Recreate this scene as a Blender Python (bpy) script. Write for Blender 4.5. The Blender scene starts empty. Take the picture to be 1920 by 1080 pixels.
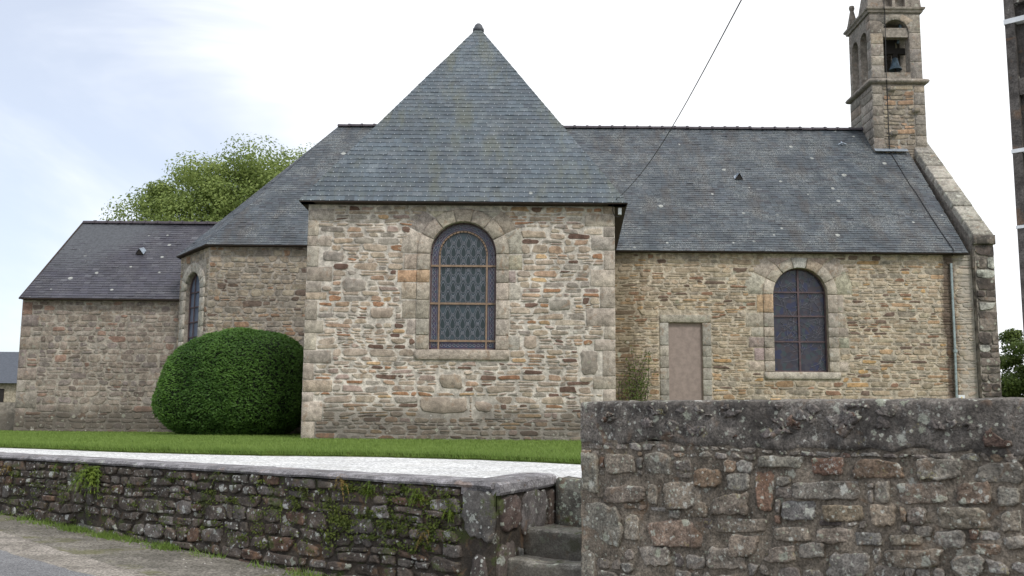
import bpy, math, random
import numpy as np
from mathutils import Vector, Matrix, noise

random.seed(7); rng = np.random.default_rng(7)
S = bpy.context.scene
COL = S.collection
pi = math.pi

# ------------------------------------------------------------------ camera
F_PX, PITCH, ROLL, EYE = 1850.0, math.radians(7.54), math.radians(0.43), 0.45
cam_d = bpy.data.cameras.new('camera'); cam = bpy.data.objects.new('camera', cam_d); COL.objects.link(cam)
cam_d.sensor_width = 36; cam_d.lens = F_PX / 1920 * 36; cam_d.clip_start = 0.1; cam_d.clip_end = 2000
RM = Matrix.Rotation(pi / 2 + PITCH, 3, 'X') @ Matrix.Rotation(ROLL, 3, 'Z')
cam.matrix_world = Matrix.Translation((0, 0, EYE)) @ RM.to_4x4()
S.camera = cam

def at(px, py, Y):
    """world point on the plane y=Y that the photograph shows at pixel px,py (used to measure the building)"""
    d = RM @ Vector(((px - 960) / F_PX, -(py - 540) / F_PX, -1)); t = Y / d.y
    return Vector((d.x * t, Y, EYE + d.z * t))

# ------------------------------------------------------------------ world, sun, exposure
SUN_EL, SUN_AZ = math.radians(48), math.radians(205)     # azimuth clockwise from +Y : behind the camera, a little to the left/right
SUN_DIR = Vector((0.42, -0.72, 0.95)).normalized()        # towards the sun
W = bpy.data.worlds.new('World'); S.world = W; W.use_nodes = True
nt = W.node_tree; nt.nodes.clear()
def N(nt, t, **k):
    n = nt.nodes.new(t)
    for a, b in k.items():
        if a == 'ins':
            for i, v in b.items(): n.inputs[i].default_value = v
        else: setattr(n, a, b)
    return n
out = N(nt, 'ShaderNodeOutputWorld')
sky = N(nt, 'ShaderNodeTexSky', sky_type='NISHITA', sun_disc=False)
sky.sun_elevation = math.asin(SUN_DIR.z); sky.sun_rotation = math.atan2(SUN_DIR.x, SUN_DIR.y)
bg1 = N(nt, 'ShaderNodeBackground', ins={'Strength': 0.12}); nt.links.new(sky.outputs[0], bg1.inputs[0])
bg2 = N(nt, 'ShaderNodeBackground', ins={'Strength': 1.0})
tc = N(nt, 'ShaderNodeTexCoord')
mp = N(nt, 'ShaderNodeMapping'); mp.inputs['Scale'].default_value = (1, 1, 2.2); mp.inputs['Location'].default_value = (0.35, 0.1, 0.2)
nz = N(nt, 'ShaderNodeTexNoise', ins={'Scale': 1.7, 'Detail': 6, 'Roughness': 0.55, 'Distortion': 0.6})
nt.links.new(tc.outputs['Generated'], mp.inputs[0]); nt.links.new(mp.outputs[0], nz.inputs['Vector'])
sepw = N(nt, 'ShaderNodeSeparateXYZ'); nt.links.new(tc.outputs['Generated'], sepw.inputs[0])
bias = N(nt, 'ShaderNodeMath', operation='MULTIPLY_ADD', ins={1: 0.85, 2: 0.12}); nt.links.new(sepw.outputs['X'], bias.inputs[0])
hz = N(nt, 'ShaderNodeMath', operation='MULTIPLY_ADD', ins={1: 0.35, 2: -0.04}); nt.links.new(sepw.outputs['Z'], hz.inputs[0])
hz2 = N(nt, 'ShaderNodeMath', operation='ADD'); nt.links.new(nz.outputs['Fac'], hz2.inputs[0]); nt.links.new(hz.outputs[0], hz2.inputs[1])
add = N(nt, 'ShaderNodeMath', operation='ADD'); nt.links.new(hz2.outputs[0], add.inputs[0]); nt.links.new(bias.outputs[0], add.inputs[1])
rmp = N(nt, 'ShaderNodeMapRange', ins={'From Min': 0.34, 'From Max': 0.60, 'To Min': 0.55, 'To Max': 1.0}, interpolation_type='SMOOTHSTEP')
nt.links.new(add.outputs[0], rmp.inputs[0])
cc = N(nt, 'ShaderNodeMix', data_type='RGBA'); cc.inputs[6].default_value = (0.66, 0.73, 0.93, 1); cc.inputs[7].default_value = (1.08, 1.10, 1.13, 1)
nt.links.new(rmp.outputs[0], cc.inputs[0]); nt.links.new(cc.outputs[2], bg2.inputs[0])
mixw = N(nt, 'ShaderNodeMixShader'); nt.links.new(rmp.outputs[0], mixw.inputs[0])
nt.links.new(bg1.outputs[0], mixw.inputs[1]); nt.links.new(bg2.outputs[0], mixw.inputs[2]); nt.links.new(mixw.outputs[0], out.inputs[0])
sl = bpy.data.lights.new('sun', 'SUN'); sl.energy = 1.7; sl.angle = math.radians(12); sl.color = (1.0, 0.96, 0.9)
so = bpy.data.objects.new('sun', sl); COL.objects.link(so); so.rotation_euler = SUN_DIR.to_track_quat('Z', 'Y').to_euler(); so.location = (5, -5, 30)
S.view_settings.view_transform = 'Standard'; S.view_settings.look = 'None'; S.view_settings.exposure = 0.22; S.view_settings.gamma = 1
S.view_settings.use_curve_mapping = False
S.cycles.max_bounces = 5; S.cycles.diffuse_bounces = 3; S.cycles.transparent_max_bounces = 6; S.cycles.caustics_reflective = False; S.cycles.caustics_refractive = False
S.cycles.use_adaptive_sampling = True; S.cycles.use_denoising = True

# ------------------------------------------------------------------ materials
def new_mat(name):
    m = bpy.data.materials.new(name); m.use_nodes = True; nt = m.node_tree; nt.nodes.clear()
    o = N(nt, 'ShaderNodeOutputMaterial'); b = N(nt, 'ShaderNodeBsdfPrincipled'); nt.links.new(b.outputs[0], o.inputs[0])
    return m, nt, b
def L(nt, a, b): nt.links.new(a, b)
def mixc(nt, fac, a, b, mode='MIX'):
    n = N(nt, 'ShaderNodeMix', data_type='RGBA', blend_type=mode)
    for i, v in ((0, fac), (6, a), (7, b)):
        if hasattr(v, 'is_linked') or isinstance(v, bpy.types.NodeSocket): nt.links.new(v, n.inputs[i])
        else: n.inputs[i].default_value = v if not isinstance(v, tuple) else (*v, 1)[:4]
    return n.outputs[2]
def noise_n(nt, vec, scale, detail=4, rough=0.6, dist=0):
    n = N(nt, 'ShaderNodeTexNoise', ins={'Scale': scale, 'Detail': detail, 'Roughness': rough, 'Distortion': dist}); L(nt, vec, n.inputs['Vector']); return n.outputs['Fac']
def ramp(nt, x, a, b, lo=0., hi=1.):
    n = N(nt, 'ShaderNodeMapRange', ins={'From Min': a, 'From Max': b, 'To Min': lo, 'To Max': hi}, interpolation_type='SMOOTHSTEP'); L(nt, x, n.inputs[0]); return n.outputs[0]
def math_n(nt, op, a, b):
    n = N(nt, 'ShaderNodeMath', operation=op)
    for i, v in enumerate((a, b)):
        if isinstance(v, bpy.types.NodeSocket): L(nt, v, n.inputs[i])
        else: n.inputs[i].default_value = v
    return n.outputs[0]
def bump(nt, bsdf, h, strength=0.5, dist=0.01):
    n = N(nt, 'ShaderNodeBump', ins={'Strength': strength, 'Distance': dist}); L(nt, h, n.inputs['Height']); L(nt, n.outputs[0], bsdf.inputs['Normal'])

def masonry(name, mortar, lichen=0.2, lichen_col=(0.55, 0.55, 0.5), smear=0.6, grain=1.0, damp=None, moss=0.0, streak_shade=None, lscale=7.0, dark=0.0, base=None, tread=False):
    """stone or mortar: colour from the piece's own 'tint' (alpha = closeness to its joint), mineral grain, lichen, mortar smears, soil"""
    m, nt, b = new_mat(name)
    g = N(nt, 'ShaderNodeNewGeometry'); P = g.outputs['Position']
    at_ = N(nt, 'ShaderNodeAttribute', attribute_name='tint')
    edge = at_.outputs['Alpha']
    col = at_.outputs['Color'] if base is None else None
    n_big = noise_n(nt, P, 1.1, 3); n_mid = noise_n(nt, P, 9, 5, 0.65); n_fine = noise_n(nt, P, 60, 4, 0.7)
    if base is not None: col = mixc(nt, n_mid, tuple(c * 0.72 for c in base), tuple(min(1, c * 1.25) for c in base))
    v = math_n(nt, 'MULTIPLY', ramp(nt, n_mid, 0.3, 0.7, 0.68, 1.28), ramp(nt, n_fine, 0.3, 0.72, 1 - .3 * grain, 1 + .28 * grain))
    v = math_n(nt, 'MULTIPLY', v, ramp(nt, n_big, 0.3, 0.7, 0.86, 1.12))
    vv = N(nt, 'ShaderNodeCombineColor'); [L(nt, v, vv.inputs[i]) for i in range(3)]
    col = mixc(nt, 1.0, col, vv.outputs[0], 'MULTIPLY')
    # iron bleeding inside the stone
    rust = ramp(nt, noise_n(nt, P, 5.5, 3, 0.5, 1.0), 0.58, 0.72, 0, 0.38)
    col = mixc(nt, rust, col, (0.26, 0.15, 0.08))
    if smear > 0 and base is None:
        nn = noise_n(nt, P, 16, 4, 0.7)
        f = math_n(nt, 'ADD', edge, math_n(nt, 'MULTIPLY', math_n(nt, 'SUBTRACT', nn, 0.5), 1.1))
        f = math_n(nt, 'MULTIPLY', ramp(nt, f, 0.98 - 0.45 * smear, 1.12 - 0.4 * smear), 0.92)
        col = mixc(nt, f, col, mortar)
    if dark > 0:
        dk = ramp(nt, noise_n(nt, P, 2.6, 6, 0.68), 0.44, 0.62, 0, dark); col = mixc(nt, dk, col, (0.035, 0.032, 0.03))
    if damp is not None:      # soiled splash band with a ragged edge
        sp = N(nt, 'ShaderNodeSeparateXYZ'); L(nt, P, sp.inputs[0])
        h = math_n(nt, 'ADD', sp.outputs['Z'], math_n(nt, 'MULTIPLY', math_n(nt, 'SUBTRACT', noise_n(nt, P, 1.6, 5, 0.65), 0.5), 1.3))
        f = ramp(nt, h, damp * 0.5, damp * 1.2, 0.8, 0); f = math_n(nt, 'MULTIPLY', f, ramp(nt, n_mid, .35, .6, .45, 1))
        col = mixc(nt, f, col, (0.085, 0.075, 0.062))
    if streak_shade is not None:    # (x centre, half width, strength): stain runs, and shade painted beside the wing
        sp = N(nt, 'ShaderNodeSeparateXYZ'); L(nt, P, sp.inputs[0])
        mpn = N(nt, 'ShaderNodeMapping'); mpn.inputs['Scale'].default_value = (7, 7, 1.6); L(nt, P, mpn.inputs[0])
        for (cx, hw, st, colr) in streak_shade:
            dx = math_n(nt, 'ABSOLUTE', math_n(nt, 'SUBTRACT', sp.outputs['X'], cx), 0)
            dx = math_n(nt, 'ADD', dx, math_n(nt, 'MULTIPLY', math_n(nt, 'SUBTRACT', noise_n(nt, mpn.outputs[0], 1.0, 5, .7), .5), hw * 2.2))
            col = mixc(nt, ramp(nt, dx, hw * .35, hw, st, 0), col, colr)
    if lichen > 0:
        nc = N(nt, 'ShaderNodeTexNoise', ins={'Scale': 2.2 * lscale, 'Detail': 5, 'Roughness': .7}); L(nt, P, nc.inputs['Vector'])
        for (sc, gt, warp) in ((lscale, lichen * .8, 1.1), (lscale * 2.9, lichen * .95, .45)):
            vo = N(nt, 'ShaderNodeTexVoronoi', feature='F1', ins={'Scale': sc, 'Randomness': 1.0})
            dv = N(nt, 'ShaderNodeVectorMath', operation='MULTIPLY_ADD'); w_ = warp / lscale
            L(nt, nc.outputs['Color'], dv.inputs[0]); dv.inputs[1].default_value = (w_, w_, w_); L(nt, P, dv.inputs[2]); L(nt, dv.outputs[0], vo.inputs['Vector'])
            spc = N(nt, 'ShaderNodeSeparateColor'); L(nt, vo.outputs['Color'], spc.inputs[0])
            rad = math_n(nt, 'MULTIPLY_ADD', spc.outputs[0], 0.34); nt.nodes[-1].inputs[2].default_value = .12
            spot = ramp(nt, math_n(nt, 'SUBTRACT', rad, vo.outputs['Distance']), 0.0, 0.10)
            spot = math_n(nt, 'MULTIPLY', spot, ramp(nt, spc.outputs[1], 1 - gt, 1 - gt + .03))
            spot = math_n(nt, 'MULTIPLY', spot, ramp(nt, n_fine, .34, .56, .35, 1))
            lc = mixc(nt, spc.outputs[2], lichen_col, tuple(min(.8, c * k) for c, k in zip(lichen_col, (.62, .66, .55))))
            col = mixc(nt, math_n(nt, 'MULTIPLY', spot, .82), col, lc)
        crust = ramp(nt, noise_n(nt, P, 26, 5, 0.75), 0.60 - lichen * .08, 0.70 - lichen * .08, 0, min(1, lichen * 1.3))
        crust = math_n(nt, 'MULTIPLY', crust, ramp(nt, noise_n(nt, P, 2.2, 3), .42, .6))
        col = mixc(nt, crust, col, tuple(c * .85 for c in lichen_col))
        yl = math_n(nt, 'MULTIPLY', ramp(nt, noise_n(nt, P, 11, 4, .7), .64, .7, 0, .6), lichen)
        col = mixc(nt, yl, col, (0.34, 0.3, 0.12))
    if moss > 0:
        mo = ramp(nt, noise_n(nt, P, 4.5, 5, .7), .60 - .1 * moss, .70 - .1 * moss, 0, .85)
        col = mixc(nt, mo, col, (0.06, 0.075, 0.025))
    if tread:     # upward faces stay pale, upright faces are mixed darker
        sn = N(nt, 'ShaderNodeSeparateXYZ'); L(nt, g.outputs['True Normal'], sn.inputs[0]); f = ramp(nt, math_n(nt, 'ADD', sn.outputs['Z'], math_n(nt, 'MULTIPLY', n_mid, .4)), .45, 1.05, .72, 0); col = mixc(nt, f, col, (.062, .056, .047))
    L(nt, col, b.inputs['Base Color']); b.inputs['Roughness'].default_value = 0.92; b.inputs['Specular IOR Level'].default_value = 0.2
    hh = math_n(nt, 'ADD', math_n(nt, 'MULTIPLY', n_mid, 1.0), math_n(nt, 'MULTIPLY', n_fine, 0.45))
    bump(nt, b, hh, 0.75, 0.022)
    return m

def simple(name, col, rough=0.7, metal=0.0, var=0.25, scale=12, bumpd=0.0, spec=0.5):
    m, nt, b = new_mat(name); g = N(nt, 'ShaderNodeNewGeometry')
    n = noise_n(nt, g.outputs['Position'], scale, 5, .65)
    c = mixc(nt, ramp(nt, n, .3, .7), tuple(x * (1 - var) for x in col), tuple(min(1, x * (1 + var)) for x in col))
    L(nt, c, b.inputs['Base Color']); b.inputs['Roughness'].default_value = rough; b.inputs['Metallic'].default_value = metal; b.inputs['Specular IOR Level'].default_value = spec
    if bumpd: bump(nt, b, n, .6, bumpd)
    return m

def slate_mat(name, lich=0.1, patch=(0.10, 0.115, 0.085), patch_amt=0.25, lcol=(0.42, 0.43, 0.40), soft=0.3):
    m, nt, b = new_mat(name); g = N(nt, 'ShaderNodeNewGeometry'); P = g.outputs['Position']
    a = N(nt, 'ShaderNodeAttribute', attribute_name='tint')
    n1 = noise_n(nt, P, 0.75, 6, .65); n2 = noise_n(nt, P, 14, 5, .7); n3 = noise_n(nt, P, 45, 3, .7)
    v = math_n(nt, 'MULTIPLY', ramp(nt, n2, .3, .7, .78, 1.2), ramp(nt, n1, .3, .7, .85, 1.15))
    vv = N(nt, 'ShaderNodeCombineColor'); [L(nt, v, vv.inputs[i]) for i in range(3)]
    col = mixc(nt, 1.0, a.outputs['Color'], vv.outputs[0], 'MULTIPLY')
    mp_ = N(nt, 'ShaderNodeMapping'); mp_.inputs['Scale'].default_value = (1.6, .45, .45); L(nt, P, mp_.inputs[0])
    col = mixc(nt, ramp(nt, noise_n(nt, mp_.outputs[0], 1.3, 5, .65), .47, .68, 0, patch_amt), col, patch)
    # downwash stains and lichen dust
    col = mixc(nt, math_n(nt, 'MULTIPLY', ramp(nt, n3, .52, .64, 0, soft), ramp(nt, noise_n(nt, P, 1.4, 4, .6), .4, .62)), col, lcol)
    vo = N(nt, 'ShaderNodeTexVoronoi', ins={'Scale': 4.2}); L(nt, P, vo.inputs['Vector'])
    sp = N(nt, 'ShaderNodeSeparateColor'); L(nt, vo.outputs['Color'], sp.inputs[0])
    r = math_n(nt, 'SUBTRACT', math_n(nt, 'MULTIPLY', sp.outputs[0], .34), math_n(nt, 'ADD', vo.outputs['Distance'], math_n(nt, 'MULTIPLY', n3, .22)))
    s_ = math_n(nt, 'MULTIPLY', ramp(nt, r, -.12, -.05), ramp(nt, sp.outputs[1], 1 - lich, 1 - lich + .02))
    col = mixc(nt, math_n(nt, 'MULTIPLY', s_, .8), col, lcol)
    L(nt, col, b.inputs['Base Color']); L(nt, ramp(nt, n2, .3, .7, .42, .68), b.inputs['Roughness']); b.inputs['Specular IOR Level'].default_value = .45
    bump(nt, b, n2, .4, .004)
    return m

MORT_W = (0.53, 0.485, 0.425); MORT_N = (0.46, 0.40, 0.315); MORT_A = (0.33, 0.295, 0.25)
M = {}
XC = at(1787, 600, 26.5).x
M['wing'] = masonry('wing_rubble', MORT_W, lichen=.10, smear=.5, damp=.75, lichen_col=(.5, .48, .43))
M['wing_m'] = masonry('wing_mortar', MORT_W, lichen=.05, smear=0, base=MORT_W, damp=.75, grain=.7)
M['nave'] = masonry('nave_rubble', MORT_N, lichen=.06, smear=.5, lichen_col=(.5, .47, .4), streak_shade=[(XC - .02, .26, .8, (.07, .045, .035)), (XC + .55, .45, .55, (.42, .39, .35)), (2.9, .9, .55, (.13, .10, .06))])  # last band: shade of the wing corner painted into the stone colour
M['nave_m'] = masonry('nave_mortar', MORT_N, lichen=.04, smear=0, base=MORT_N, streak_shade=[(XC - .02, .26, .8, (.07, .045, .035)), (XC + .55, .45, .55, (.42, .39, .35)), (2.9, .9, .55, (.13, .10, .06))])  # same bands on the mortar, the last one painted shade beside the wing
M['annex'] = masonry('annex_rubble', MORT_A, lichen=.12, smear=.6, damp=.7, lichen_col=(.42, .40, .35))
M['annex_m'] = masonry('annex_mortar', MORT_A, lichen=.05, smear=0, base=MORT_A, damp=.7)
M['end'] = masonry('weathered_gable_stone', (.2, .18, .16), lichen=.38, smear=.3, dark=.75, lichen_col=(.52, .52, .46), lscale=2.6)
M['coping'] = masonry('lichened_coping_stone', (.3, .28, .25), lichen=.6, smear=.3, dark=.3, lichen_col=(.55, .54, .48), lscale=6)
M['ashlar'] = masonry('dressed_granite', (.46, .42, .36), lichen=.12, smear=.3, lichen_col=(.5, .48, .43), grain=1.2)
M['tower'] = masonry('tower_granite', (.42, .38, .33), lichen=.22, smear=.5, lichen_col=(.5, .48, .43), grain=1.3, dark=.22, lscale=5)
M['low'] = masonry('low_wall_stone', (.075, .06, .05), lichen=.5, smear=.3, dark=.5, moss=.35, lichen_col=(.55, .56, .55), lscale=9)
M['low_m'] = masonry('low_wall_mortar', (.07, .06, .05), lichen=.12, smear=0, base=(.075, .062, .05), dark=.5, moss=.7)
M['right'] = masonry('roadside_wall_stone', (.175, .15, .125), lichen=.62, smear=.3, dark=.3, lichen_col=(.56, .56, .51), lscale=12, grain=1.6)
M['right_m'] = masonry('roadside_wall_mortar', (.13, .11, .095), lichen=.3, smear=0, base=(.205, .173, .137), dark=.35, grain=1.6, lichen_col=(.4, .4, .36), lscale=16)
M['cap'] = masonry('blackened_cement_cap', (.06, .055, .055), lichen=.5, smear=0, base=(.165, .148, .132), dark=.62, grain=1.6, lichen_col=(.52, .52, .48), lscale=11)
M['lead2'] = simple('dull_came', (.13, .13, .16), .6, .1)
M['cop_low'] = masonry('granite_coping', (.2, .19, .2), lichen=.2, smear=0, base=(.26, .25, .26), dark=.4, grain=1.5, lichen_col=(.45, .45, .45), lscale=12)
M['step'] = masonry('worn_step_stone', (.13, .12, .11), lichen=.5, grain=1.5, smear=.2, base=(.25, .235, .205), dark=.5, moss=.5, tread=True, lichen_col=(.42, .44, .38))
M['slate_w'] = slate_mat('wing_slate', lich=.03, patch=(.105, .11, .07), patch_amt=.5, soft=.2)
M['slate_n'] = slate_mat('nave_slate', lich=.10, patch=(.06, .053, .05), patch_amt=.65, soft=.75)
M['slate_a'] = slate_mat('annex_slate', lich=.22, patch=(.05, .045, .05), patch_amt=.4, soft=.25)
M['slate_edge'] = simple('slate_edge', (.07, .075, .085), .7)
M['zinc'] = simple('zinc', (.33, .38, .44), .45, .6)
M['hook'] = simple('steel_hook', (.55, .57, .6), .35, .8)
M['tile'] = simple('ridge_tile', (.055, .046, .055), .8, bumpd=.01)
M['wood'] = simple('soffit_board', (.035, .022, .016), .8, var=.4)
M['iron'] = simple('painted_iron_bar', (.22, .15, .10), .7)
M['iron2'] = simple('rusty_iron_bar', (.085, .055, .06), .7)
M['lead'] = simple('lead_came', (.20, .21, .245), .6, .1)
M['black'] = simple('black_cable', (.012, .012, .013), .6)
M['render'] = simple('pink_render', (.285, .23, .205), .9, var=.14, scale=7, bumpd=.006)
M['pipe'] = simple('galvanised_pipe', (.32, .38, .38), .45, .5)
M['bronze'] = simple('verdigris_bronze', (.11, .16, .20), .55, .5, var=.5, scale=8)
M['oak'] = simple('dark_oak', (.02, .016, .014), .8)
M['concrete'] = masonry('pole_concrete', (.2, .18, .16), lichen=.08, smear=0, base=(.105, .096, .09), grain=1.0)
M['white'] = simple('white_paint', (.72, .74, .76), .5, var=.08)
M['yellow'] = simple('sign_yellow', (.7, .5, .05), .5, var=.05)

def glass(name, base, rough=0.22, var=None, vs=6):
    m, nt, b = new_mat(name); g = N(nt, 'ShaderNodeNewGeometry'); P = g.outputs['Position']
    n = noise_n(nt, P, 3, 3)
    if var:
        vo = N(nt, 'ShaderNodeTexVoronoi', ins={'Scale': vs}); L(nt, P, vo.inputs['Vector'])
        sp = N(nt, 'ShaderNodeSeparateColor'); L(nt, vo.outputs['Color'], sp.inputs[0])
        cr = N(nt, 'ShaderNodeValToRGB'); cr.color_ramp.interpolation = 'CONSTANT'; e = cr.color_ramp.elements
        e[0].color = (*var[0], 1)
        for i, c in enumerate(var[1:]):
            x = e[1] if i == len(var) - 2 and False else e.new((i + 1) / len(var)); x.color = (*c, 1)
        e[len(e) - 1].color = (*var[-1], 1)
        L(nt, sp.outputs[0], cr.inputs[0]); c = cr.outputs[0]
    else: c = mixc(nt, n, tuple(x * .7 for x in base), tuple(x * 1.3 for x in base))
    L(nt, c, b.inputs['Base Color']); b.inputs['Roughness'].default_value = rough; b.inputs['Specular IOR Level'].default_value = .35
    bump(nt, b, noise_n(nt, P, 9, 2), .25, .01)
    return m
M['g_teal'] = glass('teal_glass', (.035, .055, .068)); M['g_dark'] = glass('dark_green_glass', (.014, .028, .032)); M['g_purple'] = glass('violet_border_glass', (.055, .045, .095), var=[(.05, .045, .1), (.07, .05, .09), (.04, .06, .1), (.06, .04, .075)], vs=14)
M['g_fig'] = glass('figure_glass', (.04, .04, .06), var=[(.03, .03, .045), (.045, .045, .06), (.025, .03, .07), (.045, .035, .045), (.035, .05, .06), (.035, .035, .055)], vs=9)
M['g_sky'] = glass('pale_glass', (.13, .16, .22), .12)
def leaf_mat(name, a, b_, tr=.35):
    m, nt, b = new_mat(name); at_ = N(nt, 'ShaderNodeAttribute', attribute_name='tint'); g = N(nt, 'ShaderNodeNewGeometry')
    sp = N(nt, 'ShaderNodeSeparateColor'); L(nt, at_.outputs['Color'], sp.inputs[0])
    n = noise_n(nt, g.outputs['Position'], .9, 3)
    f = math_n(nt, 'ADD', math_n(nt, 'MULTIPLY', sp.outputs[0], .6), math_n(nt, 'MULTIPLY', math_n(nt, 'SUBTRACT', n, .3), .9))
    c = mixc(nt, f, a, b_); L(nt, c, b.inputs['Base Color']); b.inputs['Roughness'].default_value = .6; b.inputs['Specular IOR Level'].default_value = .25
    t = N(nt, 'ShaderNodeBsdfTranslucent'); L(nt, c, t.inputs[0]); mx = N(nt, 'ShaderNodeMixShader', ins={0: tr})
    o = [x for x in nt.nodes if x.type == 'OUTPUT_MATERIAL'][0]; L(nt, b.outputs[0], mx.inputs[1]); L(nt, t.outputs[0], mx.inputs[2]); L(nt, mx.outputs[0], o.inputs[0])
    return m
M['oakleaf'] = leaf_mat('tree_leaf', (.12, .18, .045), (.36, .43, .13), .4); M['darkleaf'] = leaf_mat('dark_tree_leaf', (.045, .08, .018), (.17, .22, .05))
M['yew'] = leaf_mat('clipped_leaf', (.027, .075, .014), (.125, .245, .042), .3); M['grassb'] = leaf_mat('grass_blade', (.12, .20, .035), (.26, .36, .09), .35)
M['fern'] = leaf_mat('fern_leaf', (.06, .11, .015), (.2, .26, .03)); M['mossy'] = leaf_mat('wall_plant_leaf', (.04, .065, .014), (.15, .18, .035)); M['dry'] = leaf_mat('dry_leaf', (.14, .11, .03), (.3, .2, .06))
M['bark'] = simple('bark', (.07, .055, .042), .9, var=.4, bumpd=.02)

def ground_mat(name, a, b_, sc, fine, c3=None, bd=.01, c3scale=1.5, c3amt=.6, spk=None):
    m, nt, b = new_mat(name); g = N(nt, 'ShaderNodeNewGeometry'); P = g.outputs['Position']
    n = noise_n(nt, P, sc, 6, .65); f = noise_n(nt, P, fine, 3, .8)
    c = mixc(nt, ramp(nt, n, .32, .68), a, b_)
    if spk:
        vo = N(nt, 'ShaderNodeTexVoronoi', ins={'Scale': spk}); L(nt, P, vo.inputs['Vector']); sp = N(nt, 'ShaderNodeSeparateColor'); L(nt, vo.outputs['Color'], sp.inputs[0])
        v = ramp(nt, sp.outputs[0], 0, 1, .6, 1.4)
    else: v = ramp(nt, f, .25, .75, .72, 1.28)
    vv = N(nt, 'ShaderNodeCombineColor'); [L(nt, v, vv.inputs[i]) for i in range(3)]
    c = mixc(nt, 1.0, c, vv.outputs[0], 'MULTIPLY')
    if c3: c = mixc(nt, ramp(nt, noise_n(nt, P, c3scale, 6, .7), .5, .64, 0, c3amt), c, c3)
    L(nt, c, b.inputs['Base Color']); b.inputs['Roughness'].default_value = .95; b.inputs['Specular IOR Level'].default_value = .15
    bump(nt, b, f, .8, bd); return m
M['gravel'] = ground_mat('white_gravel', (.56, .56, .56), (.68, .68, .67), 1.2, 38, (.50, .49, .46), .02, 2.2, .5, spk=42)
M['soil'] = ground_mat('lawn_soil', (.06, .09, .02), (.10, .13, .03), 3, 30)
M['field'] = ground_mat('field_grass', (.05, .075, .02), (.08, .10, .03), .5, 20)
M['verge'] = ground_mat('gritty_verge', (.14, .13, .11), (.24, .22, .19), 2.2, 70, (.13, .13, .045), .012, 1.7, .55, spk=55)
M['strip'] = ground_mat('sandy_road_edge', (.20, .18, .155), (.32, .29, .255), 3, 90, (.15, .14, .12), .006, 2.5, .6, spk=60)
M['asphalt'] = ground_mat('asphalt', (.15, .15, .155), (.21, .21, .215), 2, 110, bd=.004, spk=110)

# ------------------------------------------------------------------ mesh helpers
def mesh_obj(name, V, Fc, mat, parent=None, tint=None, smooth=False, loc=None, mats=None, fmat=None):
    me = bpy.data.meshes.new(name); me.from_pydata([tuple(v) for v in V], [], Fc); 
    for mm in (mats or [mat]): me.materials.append(mm)
    if fmat is not None: me.polygons.foreach_set('material_index', fmat)
    if tint is not None:
        a = me.color_attributes.new('tint', 'FLOAT_COLOR', 'POINT'); a.data.foreach_set('color', np.asarray(tint, dtype=np.float32).ravel())
    if smooth: me.polygons.foreach_set('use_smooth', [True] * len(me.polygons))
    o = bpy.data.objects.new(name, me); COL.objects.link(o)
    if loc is not None: o.location = loc
    if parent is not None: o.parent = parent
    return o
def empty(name, loc=(0, 0, 0)):
    o = bpy.data.objects.new(name, None); COL.objects.link(o); o.location = loc; o.empty_display_size = .2; return o
def tag(o, label=None, cat=None, group=None, kind=None):
    if label: o['label'] = label
    if cat: o['category'] = cat
    if group: o['group'] = group
    if kind: o['kind'] = kind
    return o
class MB:
    """collects shapes into one mesh"""
    def __init__(s): s.V = []; s.F = []; s.T = []
    def add(s, V, Fc, T=None):
        n = len(s.V); s.V += [tuple(v) for v in V]; s.F += [tuple(i + n for i in f) for f in Fc]
        s.T += (T if T is not None else [(.3, .3, .3, 0)] * len(V)); return s
    def hexa(s, c, T=None):   # 8 corners: bottom ring 0-3, top ring 4-7
        return s.add(c, [(3, 2, 1, 0), (4, 5, 6, 7), (0, 1, 5, 4), (1, 2, 6, 5), (2, 3, 7, 6), (3, 0, 4, 7)], [T] * 8 if T else None)
    def box(s, a, b, T=None):
        (x0, y0, z0), (x1, y1, z1) = a, b
        return s.hexa([(x0, y0, z0), (x1, y0, z0), (x1, y1, z0), (x0, y1, z0), (x0, y0, z1), (x1, y0, z1), (x1, y1, z1), (x0, y1, z1)], T)
    def tube(s, pts, r, n=6, T=None, cap=True):
        pts = [Vector(p) for p in pts]; rr = r if isinstance(r, (list, tuple)) else [r] * len(pts); V = []; Fc = []
        prev = None
        for i, p in enumerate(pts):
            d = (pts[min(i + 1, len(pts) - 1)] - pts[max(i - 1, 0)]).normalized()
            a = d.orthogonal().normalized() if prev is None else (prev - d * prev.dot(d)).normalized(); prev = a; b = d.cross(a)
            for k in range(n): V.append(p + (a * math.cos(2 * pi * k / n) + b * math.sin(2 * pi * k / n)) * rr[i])
        for i in range(len(pts) - 1):
            for k in range(n): Fc.append((i * n + k, i * n + (k + 1) % n, (i + 1) * n + (k + 1) % n, (i + 1) * n + k))
        if cap: Fc += [tuple(range(n))[::-1], tuple((len(pts) - 1) * n + k for k in range(n))]
        return s.add(V, Fc, [T] * len(V) if T else None)
    def lathe(s, c, prof, n=16, T=None):
        V = []; Fc = []
        for (r, z) in prof:
            for k in range(n): V.append((c[0] + r * math.cos(2 * pi * k / n), c[1] + r * math.sin(2 * pi * k / n), c[2] + z))
        for i in range(len(prof) - 1):
            for k in range(n): Fc.append((i * n + k, i * n + (k + 1) % n, (i + 1) * n + (k + 1) % n, (i + 1) * n + k))
        return s.add(V, Fc, [T] * len(V) if T else None)
    def build(s, name, mat, parent=None, smooth=False): return mesh_obj(name, s.V, s.F, mat, parent, s.T, smooth)

class Frame:
    """a wall plane: u along, v up, d out of the wall"""
    def __init__(s, O, U, Nn, Vv=(0, 0, 1)): s.O = Vector(O); s.U = Vector(U).normalized(); s.V = Vector(Vv).normalized(); s.N = Vector(Nn).normalized()
    def __call__(s, u, v, d=0): return s.O + s.U * u + s.V * v + s.N * d

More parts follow.
